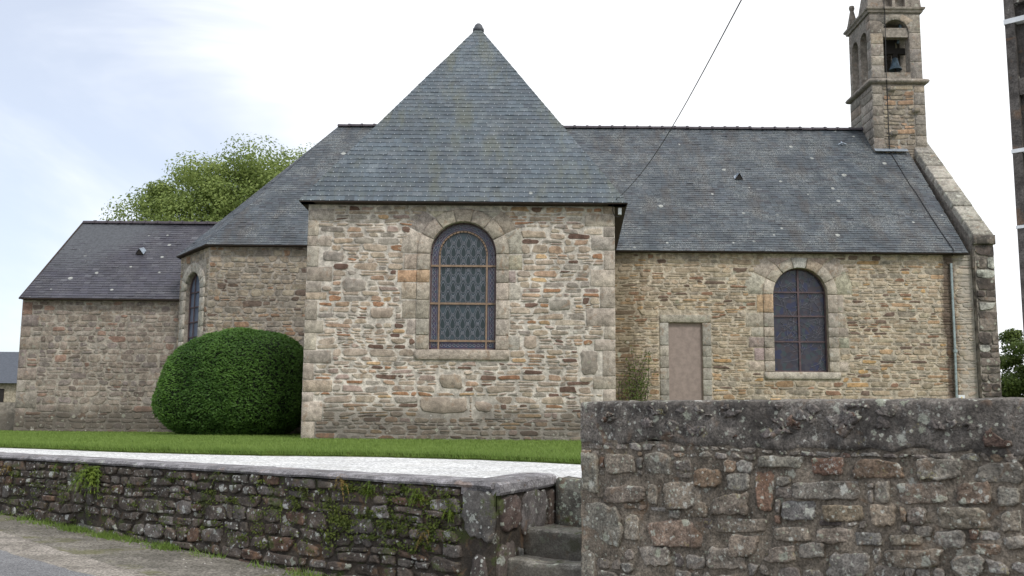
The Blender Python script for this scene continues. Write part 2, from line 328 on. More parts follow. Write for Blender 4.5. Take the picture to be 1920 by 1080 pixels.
def super_poly(c00, c10, c11, c01, n=12, e=4.0, gap=.01, jit=.05, rnd=random):
    """worn, slightly angular outline filling the cell whose corners are given"""
    w = abs(c10[0] - c00[0]) + 1e-6; h = abs(c01[1] - c00[1]) + 1e-6; jx, jy = min(.05, w * .12) * jit / .05, min(.05, h * .16) * jit / .05
    C4 = []
    for (c, sx, sy) in ((c00, 1, 1), (c10, -1, 1), (c11, -1, -1), (c01, 1, -1)):
        k = rnd.random() ** 2; C4.append((c[0] + sx * (gap + jx * rnd.random() * (1 + 1.5 * (k > .7))), c[1] + sy * (gap + jy * k)))
    P = []; m = max(2, n // 4)
    for i in range(4):
        a, b = C4[i], C4[(i + 1) % 4]; l = math.dist(a, b); nx, ny = (b[1] - a[1]) / (l + 1e-9), -(b[0] - a[0]) / (l + 1e-9)
        r0 = min(.28, .30 * min(w, h) / (l + 1e-6)) * (5 / e) * rnd.uniform(.4, 1.2); r1 = min(.28, .30 * min(w, h) / (l + 1e-6)) * (5 / e) * rnd.uniform(.4, 1.2)
        bow = rnd.uniform(-.4, .7) * min(jx, jy)
        for k in range(m):
            t = r0 + (1 - r0 - r1) * k / (m - 1); q = bow * math.sin(pi * t) + rnd.uniform(-1, .6) * min(jx, jy) * .38
            P.append((a[0] + (b[0] - a[0]) * t + nx * q, a[1] + (b[1] - a[1]) * t + ny * q))
    return P

def stone_geo(fr, poly, d, tint, back=-.02, bev=.012, rough=.0, rings=3, tilt=.0, rnd=random):
    """a stone: outline rings rising from the mortar to a rough face. returns verts, faces, tints"""
    n = len(poly); cx = sum(p[0] for p in poly) / n; cy = sum(p[1] for p in poly) / n
    w = max(p[0] for p in poly) - min(p[0] for p in poly); h = max(p[1] for p in poly) - min(p[1] for p in poly); sz = min(w, h) / 2
    k1 = max(.6, 1 - bev / max(sz, .01)); tx, ty = rnd.uniform(-tilt, tilt), rnd.uniform(-tilt, tilt)
    k2 = (k1 + 2) / 3
    lev = [(1.0, back, 1.0), (1.0, d * .45, .95), (k2, d * .9, .8), (k1 * .97, d, .5)] if rings >= 3 else [(1.0, back, 1.0), (1.0, max(d - bev * .7, 0), .85), (k1, d, .4)]
    if rings == 4: lev += [(k1 * .68, d * 1.0, .2), (k1 * .34, d * 1.02, .1)]
    V = []; T = []
    for (s, dd, e) in lev:
        for (x, y) in poly:
            X, Y = cx + (x - cx) * s, cy + (y - cy) * s
            q = dd + (X - cx) * tx + (Y - cy) * ty if dd > 0 else dd
            if rough and dd > 0:
                q += rough * (noise.noise(Vector((X * 14, Y * 14, cx * 3))) + .5 * noise.noise(Vector((X * 31, Y * 31, cy * 5))))
                X += rough * .6 * noise.noise(Vector((X * 23, Y * 23, 7))); Y += rough * .6 * noise.noise(Vector((X * 23, Y * 23, 17)))
            V.append(fr(X, Y, q)); T.append((*tint, e))
    m = len(lev); Fc = [(i * n + k, i * n + (k + 1) % n, (i + 1) * n + (k + 1) % n, (i + 1) * n + k) for i in range(m - 1) for k in range(n)]
    V.append(fr(cx, cy, lev[-1][1] + rough * rnd.uniform(-.3, .4))); T.append((*tint, 0)); c = len(V) - 1
    Fc += [((m - 1) * n + k, (m - 1) * n + (k + 1) % n, c) for k in range(n)]
    if fr.U.cross(fr.V).dot(fr.N) < 0: Fc = [f[::-1] for f in Fc]
    return V, Fc, T

STONES = {}      # per thing: list of (screen size, name, geo, material, parent)
def put_stone(key, size, name, geo, mat, parent, own=False): STONES.setdefault(key, []).append((size, name, geo, mat, parent, own))
def flush_stones(key, limit, stuff_name):
    L_ = STONES.pop(key); own = [s for s in L_ if s[5]]; rest = sorted([s for s in L_ if not s[5]], key=lambda s: -s[0])
    for (sz, name, (V, Fc, T), mat, par, _) in own + rest[:limit]:
        c = sum(V, Vector()) / len(V); mesh_obj(name, [v - c for v in V], Fc, mat, par, T, True, c)
    bags = {}
    for (sz, name, (V, Fc, T), mat, par, _) in rest[limit:]: bags.setdefault((mat.name, par.name), (MB(), mat, par))[0].add(V, Fc, T)
    for mb, mat, par in bags.values(): o = mb.build(stuff_name, mat, par, True); o['kind'] = 'stuff'

def pick(pal, rnd=random):
    r = rnd.random() * sum(p[0] for p in pal)
    for w_, c in pal:
        r -= w_
        if r <= 0: break
    k = rnd.uniform(.82, 1.18); return tuple(min(.8, x * k * rnd.uniform(.985, 1.015)) for x in c)
PAL_W = [(6, (.37, .305, .245)), (5, (.40, .325, .25)), (4, (.32, .285, .245)), (2.2, (.37, .26, .185)), (1.3, (.33, .185, .11)), (1.5, (.155, .10, .078)), (2, (.43, .365, .29)), (.9, (.42, .29, .17)), (1.5, (.36, .275, .235))]
PAL_N = [(6, (.37, .305, .225)), (5, (.41, .33, .235)), (4, (.31, .27, .215)), (2.2, (.38, .26, .16)), (1.3, (.27, .165, .11)), (1.3, (.16, .115, .09)), (2, (.45, .38, .28)), (.8, (.43, .28, .14))]
PAL_A = [(5, (.255, .215, .18)), (4, (.28, .235, .195)), (3, (.235, .20, .18)), (1.0, (.27, .18, .14)), (.7, (.16, .13, .11)), (1, (.32, .285, .245))]
PAL_C = [(5, (.30, .255, .195)), (4, (.33, .275, .21)), (2, (.26, .23, .19)), (1.4, (.30, .195, .13)), (.9, (.16, .12, .095)), (1, (.37, .32, .25))]
PAL_L = [(5, (.10, .083, .07)), (4, (.12, .098, .083)), (3, (.14, .125, .115)), (1.2, (.14, .09, .065)), (1, (.07, .055, .045))]
PAL_R = [(5, (.24, .21, .18)), (4, (.215, .19, .165)), (3, (.26, .24, .215)), (1.4, (.25, .185, .135)), (.8, (.21, .14, .105)), (1, (.14, .12, .11))]
PAL_G = [(4, (.40, .35, .29)), (3, (.41, .36, .30)), (2, (.375, .335, .285)), (.7, (.41, .335, .26))]
PAL_T = [(4, (.30, .265, .225)), (3, (.33, .29, .245)), (2, (.27, .245, .215)), (1, (.34, .28, .22))]

def rubble(key, fr, W_, H, pal, mat, parent, ch=(.10, .22), ln=(.14, .55), gap=.011, depth=(.006, .020), blocks=(), n=12, rough=.004, rings=3, wav=.03, scale_px=90, seed=1, split=.35, top=None, name='stone', e=5.5, v0=0, slope=0., jit=.055, bev=.009, darks=None):
    """irregular coursed rubble; blocks = [(u0,u1,v0,v1)] left free for dressed stones and openings (or callables v0,v1 -> intervals)"""
    rnd = random.Random(seed); v = v0; k = 0
    def bnd(kk, vv, u): return vv + wav * noise.noise(Vector((u * 1.3, kk * 7.31 + seed, 0))) * 1.6 + wav * .6 * noise.noise(Vector((u * 4.1, kk * 3.3 + seed, 5))) + slope * u
    while v < H - .03:
        h = rnd.uniform(*ch); 
        if H - (v + h) < ch[0] * .7: h = H - v
        a, b = v, v + h; free = [(0., W_)]
        for B in blocks:
            for (x0, x1, y0, y1) in (B(a, b) if callable(B) else [B]):
                if y1 - .02 > a and y0 + .02 < b:
                    nf = []
                    for (p, q) in free:
                        if x1 <= p or x0 >= q: nf.append((p, q)); continue
                        if x0 - p > .05: nf.append((p, x0))
                        if q - x1 > .05: nf.append((x1, q))
                    free = nf
        for (p, q) in free:
            u = p
            while u < q - 1e-3:
                w = rnd.uniform(ln[0], ln[1]) * rnd.uniform(.6, 1.15) * (.65 + .35 * h / ch[1])
                if q - (u + w) < ln[0] * .75: w = q - u
                u1 = min(q, u + w)
                if top is not None and (a + b) / 2 > top((u + u1) / 2): u = u1; continue
                t0, t1 = (0 if u <= p + 1e-3 else rnd.uniform(-.012, .012)), (0 if u1 >= q - 1e-3 else rnd.uniform(-.02, .02))
                cells = [(0., 1.)]
                if rnd.random() < split and h > ch[0] * 1.3: m_ = rnd.uniform(.35, .65); cells = [(0, m_), (m_, 1)]
                for (f0, f1) in cells:
                    xs = [(u, u1)]
                    if len(cells) > 1 and w > ln[0] * 1.8 and rnd.random() < .6: mm = u + (u1 - u) * rnd.uniform(.35, .65); xs = [(u, mm), (mm, u1)]
                    for (x0, x1) in xs:
                        def pt(x, f, kx): return (x + kx, bnd(k, a, x) * (1 - f) + bnd(k + 1, b, x) * f)
                        po = super_poly(pt(x0, f0, t0), pt(x1, f0, t1), pt(x1, f1, -t1), pt(x0, f1, -t0), n, rnd.uniform(e * .7, e * 1.4), gap * rnd.uniform(.7, 1.5), jit, rnd)
                        hh = (f1 - f0) * h
                        if hh < .03 or x1 - x0 < .04: continue
                        tt = pick(pal, rnd)
                        geo = stone_geo(fr, po, rnd.uniform(*depth), tt, bev=bev, rough=rough, rings=rings, tilt=.05, rnd=rnd)
                        put_stone(key, hh * (x1 - x0) * scale_px ** 2, name, geo, mat, parent)
                u = u1
        v = b; k += 1

def dressed(key, fr, poly, d, tint, name, mat, parent, bev=.012, own=True, rough=.003, size=1e6, back=-.02):
    # subdivide long sides so the worn edge can wander
    P = []
    for i in range(len(poly)):
        a, b = poly[i], poly[(i + 1) % len(poly)]; l = math.dist(a, b); m = max(1, min(5, int(l / .12)))
        for k in range(m): t = k / m; P.append((a[0] + (b[0] - a[0]) * t, a[1] + (b[1] - a[1]) * t))
    put_stone(key, size, name, stone_geo(fr, P, d, tint, back=back, bev=bev, rough=rough, rings=2), mat, parent, own)
def rect(u0, u1, v0, v1, j=.0):
    r = lambda: random.uniform(-j, j); g = .005
    return [(u0 + g + r(), v0 + g + r()), (u1 - g + r(), v0 + g + r()), (u1 - g + r(), v1 - g + r()), (u0 + g + r(), v1 - g + r())]

def wall_sheet(fr, W_, top, openings, depth, mb=None, nseg=12, bottom=0., T=None):
    """flat wall face with arched or square holes and their reveals. openings: (u0,u1,v0,v_spring,arched)"""
    mb = mb or MB(); us = {0., W_}
    for (a, b, v0, vs, ar) in openings:
        us |= {a, b}
        if ar: us |= {(a + b) / 2 - (b - a) / 2 * math.cos(pi * i / nseg) for i in range(nseg + 1)}
    us = sorted(us); us = [u for i, u in enumerate(us) if i == 0 or u - us[i - 1] > 1e-5]
    tf = top if callable(top) else (lambda u: top)
    def otop(o, u):
        a, b, v0, vs, ar = o
        if not ar: return vs
        r = (b - a) / 2; x = u - (a + b) / 2; return vs + math.sqrt(max(0, r * r - x * x))
    def quad(p, q, r, s): mb.add([p, q, r, s], [(0, 1, 2, 3)], [T] * 4 if T else None)
    for i in range(len(us) - 1):
        x0, x1 = us[i], us[i + 1]; xm = (x0 + x1) / 2; segs = []; lo = (bottom, bottom)
        for o in sorted([o for o in openings if o[0] < xm < o[1]], key=lambda o: o[2]):
            segs.append((lo, (o[2], o[2]))); lo = (otop(o, x0), otop(o, x1))
            quad(fr(x0, o[2]), fr(x1, o[2]), fr(x1, o[2], -depth), fr(x0, o[2], -depth))
            quad(fr(x0, lo[0], -depth), fr(x1, lo[1], -depth), fr(x1, lo[1]), fr(x0, lo[0]))
        segs.append((lo, (tf(x0), tf(x1))))
        for (l, h) in segs: quad(fr(x0, l[0]), fr(x1, l[1]), fr(x1, h[1]), fr(x0, h[0]))
    for (a, b, v0, vs, ar) in openings:
        quad(fr(a, v0, -depth), fr(a, vs, -depth), fr(a, vs), fr(a, v0)); quad(fr(b, v0), fr(b, vs), fr(b, vs, -depth), fr(b, v0, -depth))
    return mb
def arch_pts(u0, u1, v0, vs, n=16):
    r = (u1 - u0) / 2; c = (u0 + u1) / 2
    return [(u1, v0)] + [(c + r * math.cos(pi * i / n), vs + r * math.sin(pi * i / n)) for i in range(n + 1)] + [(u0, v0)]

# ------------------------------------------------------------------ the ground
CORNER = Vector((-.11, 7.89, 0)); LDIR = Vector((-.80, .60, 0)).normalized()          # low wall runs to the left and back
GA = Vector((.64, -.39, 0)).normalized(); GN = Vector((.52, .85, 0)).normalized()      # the gap for the stile
RC = CORNER + GA * .75; RDIR = Vector((.733, -.681, 0)).normalized()                   # roadside wall runs to the right and forward
LEFT_END = CORNER + LDIR * 14
def low_z(p):      # verge and road level
    t = (Vector((p[0], p[1], 0)) - CORNER).dot(LDIR)
    return -1.02 + .031 * max(-2, min(t, 14))
RIGHT_END = RC + RDIR * 9
upper = [RIGHT_END, RC, CORNER + GA * .75 + GN * .9, CORNER + GN * .9, CORNER + GN * .3, CORNER + LDIR * .1 + GN * .3, LEFT_END + GN * .3, Vector((-200, 150, 0)), Vector((-300, 600, 0)), Vector((300, 600, 0)), Vector((200, -30, 0)), Vector((RIGHT_END.x, -30, 0))]
ZG = -.07
tag(mesh_obj('field', [(p.x, p.y, -.12) for p in upper], [tuple(range(len(upper)))], M['field']), kind='structure')
# white gravel of the churchyard
gp = [RC + RDIR * 3 + GN * .35, RC + GN * .3, CORNER + GA * .75 + GN * .95, CORNER + GN * .95, CORNER + GN * .35, LEFT_END + GN * .35, Vector((-17, 19, 0)), Vector((-13, 21, 0)), Vector((0, 16, 0)), Vector((10, 14, 0))]
tag(mesh_obj('gravel_path', [(p.x, p.y, ZG) for p in gp], [tuple(range(len(gp)))], M['gravel']), kind='structure')
# lawn: a turf sheet with a cut edge
edge_px = [(-14.9, 24), (-11.6, 19.2), (-9.6, 16.6), (-7.58, 15.6), (-5.39, 14.2), (-3.34, 13.4), (-1.83, 13.3), (-.38, 12.6), (.76, 11.6), (2.6, 10.6), (6, 9.0), (16, 8.)]
fine = []
for i in range(len(edge_px) - 1):
    (x0, y0), (x1, y1) = edge_px[i:i + 2]; m_ = max(2, int(math.dist((x0, y0), (x1, y1)) / .12))
    for k in range(m_):
        t = k / m_; x, y = x0 + (x1 - x0) * t, y0 + (y1 - y0) * t
        fine.append((x, y + .12 * noise.noise(Vector((x * 1.9, 0, 3))) + .06 * noise.noise(Vector((x * 7, 0, 8)))))
nE = len(fine); V = [(x, y, ZG) for x, y in fine] + [(x, y + .03, -.012) for x, y in fine] + [(x * 1.0, max(y + .6, y + .6), 0.0) for x, y in fine] + [(max(-16, x), 40, 0) for x, y in fine]
Fc = []
for r in range(3):
    for k in range(nE - 1): Fc.append((r * nE + k, r * nE + k + 1, (r + 1) * nE + k + 1, (r + 1) * nE + k))
tag(mesh_obj('lawn', V, Fc, M['soil']), kind='structure')
def edge_y(x): return np.interp(x, [p[0] for p in fine], [p[1] for p in fine])
# grass blades
def blades(name, xs, ys, zs, hs, ws, mat, parent=None, tintv=None, lean=.5):
    n = len(xs); a = rng.uniform(0, 2 * pi, n); dx, dy = np.cos(a) * ws, np.sin(a) * ws; lx, ly = rng.normal(0, lean, n) * hs, rng.normal(0, lean, n) * hs
    V = np.empty((n, 3, 3)); V[:, 0] = np.c_[xs - dx, ys - dy, zs]; V[:, 1] = np.c_[xs + dx, ys + dy, zs]; V[:, 2] = np.c_[xs + lx, ys + ly, zs + hs]
    me = bpy.data.meshes.new(name); me.vertices.add(n * 3); me.vertices.foreach_set('co', V.ravel()); me.loops.add(n * 3); me.loops.foreach_set('vertex_index', np.arange(n * 3, dtype=np.int32))
    me.polygons.add(n); me.polygons.foreach_set('loop_start', np.arange(0, n * 3, 3, dtype=np.int32)); me.update(); me.materials.append(mat)
    t = np.repeat(rng.uniform(0, 1, n) if tintv is None else tintv, 3); c = np.c_[t, t, t, np.ones(n * 3)].astype(np.float32)
    at_ = me.color_attributes.new('tint', 'FLOAT_COLOR', 'POINT'); at_.data.foreach_set('color', c.ravel())
    o = bpy.data.objects.new(name, me); COL.objects.link(o)
    if parent: o.parent = parent
    return o
n = 150000; xs = rng.uniform(-15, 3.2, n); e_ = edge_y(xs); ys = e_ + rng.beta(1, 2.2, n) * (28 - e_)
ok = ~((xs > -4.35) & (xs < 2.2) & (ys > 20.6)) & ~((xs < -9.4) & (ys > 28.5)); xs, ys = xs[ok], ys[ok]
g1 = blades('grass', xs, ys, np.full(len(xs), -.01), rng.uniform(.025, .06, len(xs)), .004 + .0004 * (ys - 10), M['grassb'], tintv=rng.uniform(.2, 1, len(xs)))
tag(g1, 'short mown green grass in front of the chapel walls', 'grass', kind='stuff')
n = 14000; xs = rng.uniform(-13, 3, n); ys = edge_y(xs) + rng.uniform(-.02, .1, n)
g2 = blades('edge_grass', xs, ys, np.full(n, ZG + .02), rng.uniform(.04, .11, n), np.full(n, .005), M['grassb'], tintv=rng.uniform(0, .6, n))
tag(g2, 'longer grass fringe along the cut edge of the lawn', 'grass', kind='stuff')

# verge, road edge and road on the low side
LP = Vector((.6, .8, 0))
def strip_mesh(name, rows, mat):
    n_ = len(rows[0]); V = sum(rows, []); Fc = [(r * n_ + k, r * n_ + k + 1, (r + 1) * n_ + k + 1, (r + 1) * n_ + k) for r in range(len(rows) - 1) for k in range(n_ - 1)]
    return tag(mesh_obj(name, V, Fc, mat), kind='structure')
def curve_off(base, k):   # a line running beside the wall, base - k*t metres out from its foot
    P = []
    for t in np.arange(-4, 16.1, .1):
        off = max(.02, base - k * t) + .05 * noise.noise(Vector((t * 1.7, base, 0))) + .03 * noise.noise(Vector((t * 6.7, base, 0))); p = CORNER + LDIR * t - LP * off; P.append((p.x, p.y, low_z(p)))
    return P
lift = lambda P, z: [(a, b, c + z) for a, b, c in P]
strip_mesh('verge', [lift(curve_off(-.25, 0), 0) if False else [((CORNER + LDIR * t + LP * .25).x, (CORNER + LDIR * t + LP * .25).y, low_z(CORNER + LDIR * t)) for t in np.arange(-4, 16.1, .1)], lift(curve_off(1.45, .11), .02), lift(curve_off(2.3, .06), -.012)], M['verge'])
strip_mesh('road_edge', [lift(curve_off(1.47, .11), .021), lift(curve_off(1.72, .06), .012)], M['strip'])
strip_mesh('road', [lift(curve_off(1.66, .06), .016), lift(curve_off(14, .06), .0)], M['asphalt'])
bigz = -1.25
tag(mesh_obj('ground', [(-60, -60, bigz), (60, -60, bigz), (60, 9, bigz), (-60, 60, bigz)], [(0, 1, 2, 3)], M['verge']), kind='structure')

# ------------------------------------------------------------------ chapel
chapel = tag(empty('chapel', (0, 20.6, 0)), 'stone chapel with slate roofs and bell turret behind the lawn', 'church')
chapel.location = (0, 0, 0)
K = 'chapel'
def part(name, V, Fc, mat, parent=chapel, tint=None, smooth=False): return mesh_obj(name, V, Fc, mat, parent, tint, smooth)

# --- measured planes
YW, YN, YC = 20.6, 26.65, 26.65
ZE = 4.96
WX0, WX1 = -4.34, 2.17
NX0, NX1 = 2.3, at(1827, 600, YN).x          # nave wall between the wing and the gable pilaster
EX1 = at(1875, 600, 26.35).x                 # outer corner of the gable end
RY, RZ = 31.0, 9.80                          # main ridge
# wing walls
fw = Frame((WX0, YW, -.1), (1, 0, 0), (0, -1, 0)); Ww = WX1 - WX0; Hw = 5.04
a = at(803, 655, YW); b = at(929, 655, YW); wu0, wu1 = a.x - WX0 + .0, b.x - WX0 + .0; wv0 = a.z + .1; wr = (wu1 - wu0) / 2
wvs = at(866, 415, YW).z + .1 - wr
op1 = (wu0, wu1, wv0, wvs, True)
mb = wall_sheet(fw, Ww, Hw, [op1], .22)
wing = mb.build('wing_wall', M['wing_m'], chapel)
side = MB(); T0 = (*PAL_W[0][1], 0)
side.hexa([(WX1, YW, -.1), (2.45, 26.7, -.1), (2.2, 26.7, -.1), (WX1 - .25, YW + .02, -.1), (WX1, YW, 4.94), (2.45, 26.7, 4.94), (2.2, 26.7, 4.94), (WX1 - .25, YW + .02, 4.94)], T0)
side.hexa([(WX0 + .25, YW + .02, -.1), (WX0 + .25, 26.7, -.1), (WX0, 26.7, -.1), (WX0, YW + .003, -.1), (WX0 + .25, YW + .02, 4.94), (WX0 + .25, 26.7, 4.94), (WX0, 26.7, 4.94), (WX0, YW + .003, 4.94)], T0)
side.build('wing_side_wall', M['wing_m'], chapel)

def surround(fr, op, wing_, mat, jw, ring, name_par, pal, seed, sillh=.22, keylight=None, long_=(.1, .42), sp=1.0):
    """dressed jambs, arch and sill round an opening; returns blockers for the rubble"""
    rnd = random.Random(seed); u0, u1, v0, vs, ar = op; r = (u1 - u0) / 2; c = (u0 + u1) / 2; B = []
    v = v0; i = 0
    while v < vs - .08:
        h = rnd.uniform(.26, .42)
        if vs - (v + h) < .18: h = vs - v
        for sd in (-1, 1):
            hh = (v, v + h); t = pick(pal, rnd)
            if (i == int((vs - v0) / .34) - 1 and sd < 0): t = (.46, .33, .22)
            x0, x1 = (u0 - jw, u0 + .004) if sd < 0 else (u1 - .004, u1 + jw)
            dressed(K, fr, rect(x0, x1, *hh), .04, t, 'jamb_stone', mat, name_par, bev=.012)
            ex = rnd.uniform(*long_)
            if rnd.random() < .75:
                y0, y1 = (x0 - ex, x0) if sd < 0 else (x1, x1 + ex)
                dressed(K, fr, rect(y0, y1, hh[0] + .01, hh[1] - .01, .008), .010, tuple(q * rnd.uniform(.92, 1.06) for q in t), 'bonding_stone', mat, name_par, bev=.006)
                B.append((min(x0, y0), max(x1, y1), *hh))
            else: B.append((x0, x1, *hh))
        v += h; i += 1
    nv = 7; R1 = r + jw; R2 = r + jw + ring
    for k in range(nv):
        a0, a1 = pi * k / nv + .012, pi * (k + 1) / nv - .012; m_ = 3
        t = pick(pal, rnd)
        if keylight and k == nv // 2: t = keylight
        inner = [(c + (r - .004) * math.cos(a0 + (a1 - a0) * j / m_), vs + (r - .004) * math.sin(a0 + (a1 - a0) * j / m_)) for j in range(m_ + 1)]
        outer = [(c + R1 * math.cos(a0 + (a1 - a0) * j / m_), vs + R1 * math.sin(a0 + (a1 - a0) * j / m_)) for j in range(m_ + 1)]
        dressed(K, fr, outer + inner[::-1], .04, t, 'arch_stone', mat, name_par, bev=.012)
        RR = R2 * rnd.uniform(.97, 1.1)
        o1 = [(c + (R1 + .006) * math.cos(a0 + (a1 - a0) * j / m_), vs + (R1 + .006) * math.sin(a0 + (a1 - a0) * j / m_)) for j in range(m_ + 1)]
        o2 = [(c + RR * math.cos(a0 + (a1 - a0) * j / m_), min(fr_top, vs + RR * math.sin(a0 + (a1 - a0) * j / m_))) for j in range(m_ + 1)]
        dressed(K, fr, o2 + o1[::-1], .009, tuple(q * rnd.uniform(.94, 1.05) for q in t), 'relieving_stone', mat, name_par, bev=.005)
    dressed(K, fr, rect(u0 - jw - .02, u1 + jw + .02, v0 - sillh, v0 - .002), .055, pick(pal, rnd), 'window_sill', mat, name_par, bev=.012)
    B.append((u0 - jw - .02, u1 + jw + .02, v0 - sillh, v0))
    def arc(a_, b_):
        m_ = (a_ + b_) / 2 - vs
        if b_ <= vs or m_ > R2: return [(c - R2, c + R2, vs, vs)] if b_ <= vs else []
        x = math.sqrt(max(0, (R2 * 1.0) ** 2 - max(0, m_) ** 2)); return [(c - x, c + x, a_, b_)]
    B.append(arc); B.append((u0, u1, v0, vs)); return B

fr_top = Hw - .12
Bw = surround(fw, op1, None, M['ashlar'], .27, .26, wing, PAL_G, 3, sillh=.22)
# quoins at both corners, read from the photograph (pixel tops) : alternate long and short
def quoins(fr, W_, ys, Yp, side_, mat, par, pal, seed, ln=((.28, .4), (.5, .8)), xref=None):
    rnd = random.Random(seed); B = []
    zs = [at(xref, y, Yp).z - fr.O.z for y in ys]; j = 0
    for z1, z0 in zip(zs[:-1], zs[1:]):
        w = rnd.uniform(*ln[(j + seed) % 2]) * .8
        u0, u1 = (0, w) if side_ < 0 else (W_ - w, W_)
        dressed(K, fr, rect(u0, u1, z0, z1, .008), .014, pick(pal, rnd), 'quoin', mat, par, bev=.010, rough=.005); B.append((u0, u1, z0, z1)); j += 1
    return B
Bw += quoins(fw, Ww, [392, 413, 442, 462, 500, 527, 548, 562, 600, 624, 656, 681, 712, 735, 752, 790, 825], YW, -1, M['ashlar'], wing, PAL_G, 5, xref=575)
Bw += quoins(fw, Ww, [384, 402, 425, 444, 470, 506, 538, 578, 612, 636, 658, 706, 730, 756, 790, 829], YW, 1, M['ashlar'], wing, PAL_G, 8, xref=1153)
for (x0, x1, y0, y1) in [(640, 690, 520, 548), (1086, 1125, 655, 703), (785, 880, 742, 775), (600, 650, 470, 490), (820, 870, 700, 730), (1030, 1075, 560, 585), (690, 740, 575, 600), (980, 1010, 628, 655), (885, 925, 752, 775), (975, 1030, 430, 447)]:
    p0, p1 = at(x0, y1, YW), at(x1, y0, YW); bl = (p0.x - WX0, p1.x - WX0, p0.z + .1, p1.z + .1); Bw.append(bl)
    dressed(K, fw, super_poly((bl[0], bl[2]), (bl[1], bl[2]), (bl[1], bl[3]), (bl[0], bl[3]), 20, 7, .012, .05), .016, pick(PAL_W[:3]), 'stone', M['wing'], wing, own=False, size=9e3)
# a line of larger plinth stones at the foot, then rubble above
rubble(K, fw, Ww, Hw - .02, PAL_W, M['wing'], wing, ch=(.065, .17), ln=(.20, .68), gap=.006, blocks=Bw, n=16, rough=.004, seed=11, scale_px=90, wav=.024, split=.22)

# --- nave wall
fn = Frame((NX0, YN, -.1), (1, 0, 0), (0, -1, 0)); Wn = NX1 - NX0; Hn = 5.08
a = at(1453, 697, YN); b = at(1556, 697, YN); nu0, nu1, nv0 = a.x - NX0, b.x - NX0, a.z + .1; nr = (nu1 - nu0) / 2; nvs = at(1504, 502, YN).z + .1 - nr
op2 = (nu0, nu1, nv0, nvs, True)
d0, d1 = at(1253, 605, YN), at(1319, 752, YN); opd = (d0.x - NX0, d1.x - NX0, 0.15, d0.z + .1, False)
nave = wall_sheet(fn, Wn, Hn, [op2, opd], .24).build('nave_wall', M['nave_m'], chapel)
fr_top = Hn - .12
Bn = surround(fn, op2, None, M['ashlar'], .27, .38, nave, PAL_G, 21, sillh=.2, keylight=(.52, .5, .46), long_=(.15, .5))
# blocked door: dressed frame, rendered filling
v = .15; rnd = random.Random(4)
while v < opd[3] - .05:
    h = rnd.uniform(.28, .45); h = opd[3] - v if opd[3] - v - h < .2 else h
    for x0, x1 in ((opd[0] - .24, opd[0] + .003), (opd[1] - .003, opd[1] + .24)): dressed(K, fn, rect(x0, x1, v, v + h), .035, pick([(1, (.37, .34, .29)), (1, (.33, .31, .27))], rnd), 'jamb_stone', M['ashlar'], nave)
    v += h
dressed(K, fn, rect(opd[0] - .24, opd[1] + .24, opd[3] + .002, opd[3] + .22), .04, (.37, .34, .28), 'door_lintel', M['ashlar'], nave)
Bn += [(opd[0] - .24, opd[1] + .24, 0, opd[3] + .22)]
dm = MB(); dm.box((d0.x - .02, YN + .06, 0), (d1.x + .02, YN + .1, d0.z + .02)); dpart = dm.build('blocked_doorway', M['render'], chapel); dpart['label'] = 'narrow doorway filled in with smooth pinkish render'
rubble(K, fn, Wn, Hn - .02, PAL_N, M['nave'], nave, ch=(.07, .16), ln=(.22, .70), gap=.005, blocks=Bn, n=12, rough=.004, seed=31, scale_px=69, wav=.022, split=.35)
# --- gable end pilaster of the nave
fe = Frame((NX1, 26.45, -.1), (1, 0, 0), (0, -1, 0)); We = EX1 - NX1
zk = at(1845, 440, 26.4).z
eb = MB(); eb.box((NX1 + .01, 26.47, -.1), (EX1 - .01, 31, zk - .25), (*PAL_T[0][1], 0)); endw = eb.build('gable_wall', M['end'], chapel)
rubble(K, fe, We, zk + .1 - .28, [(3, (.20, .17, .145)), (3, (.11, .09, .08)), (1, (.22, .19, .165)), (.7, (.46, .46, .41))], M['end'], endw, ch=(.14, .36), ln=(.25, .8), gap=.004, depth=(.004, .022), n=16, rough=.010, seed=41, scale_px=69, wav=.02, split=.12, e=7)
dressed(K, fe, rect(-.03, We + .02, zk + .1 - .27, zk + .1), .09, (.24, .21, .18), 'kneeler_stone', M['end'], endw, bev=.03, rough=.01)
# coping stones up the gable
gx0, gx1 = NX1 - .02, EX1 + .0
p_lo = Vector((0, 26.42, zk - .02)); p_hi = Vector((0, 30.35, at(1720, 277, 30.).z + .30)); nC = 7
for i in range(nC):
    q0, q1 = p_lo.lerp(p_hi, i / nC), p_lo.lerp(p_hi, (i + 1) / nC - .006); dn = Vector((0, .74, -.68)).normalized() * .42
    fcp = Frame((gx0, q0.y, q0.z), (1, 0, 0), (0, -.77, .64), (q1 - q0)); w_ = gx1 - gx0; l_ = (q1 - q0).length
    dressed(K, fcp, rect(0, w_, 0, l_, .006), .03 + random.uniform(-.008, .01), pick([(1, (.32, .30, .26)), (1, (.29, .27, .235)), (1, (.36, .335, .285))]), 'coping_stone', M['coping'], endw, bev=.03, rough=.012, back=-.34)
gf = MB(); yy = [(26.5, 4.6), (31.0, 4.6), (31.0, p_hi.z - .3 + (31.0 - p_hi.y) * (p_hi.z - p_lo.z) / (p_hi.y - p_lo.y)), (26.5, p_lo.z - .12)]
gf.add([(gx0 + .0, y, z) for y, z in yy] + [(EX1 - .02, y, z) for y, z in yy], [(0, 3, 2, 1), (4, 5, 6, 7), (3, 7, 6, 2), (0, 4, 7, 3)], [(.25, .22, .19, 0)] * 8); gf.build('gable_parapet', M['tower'], endw)
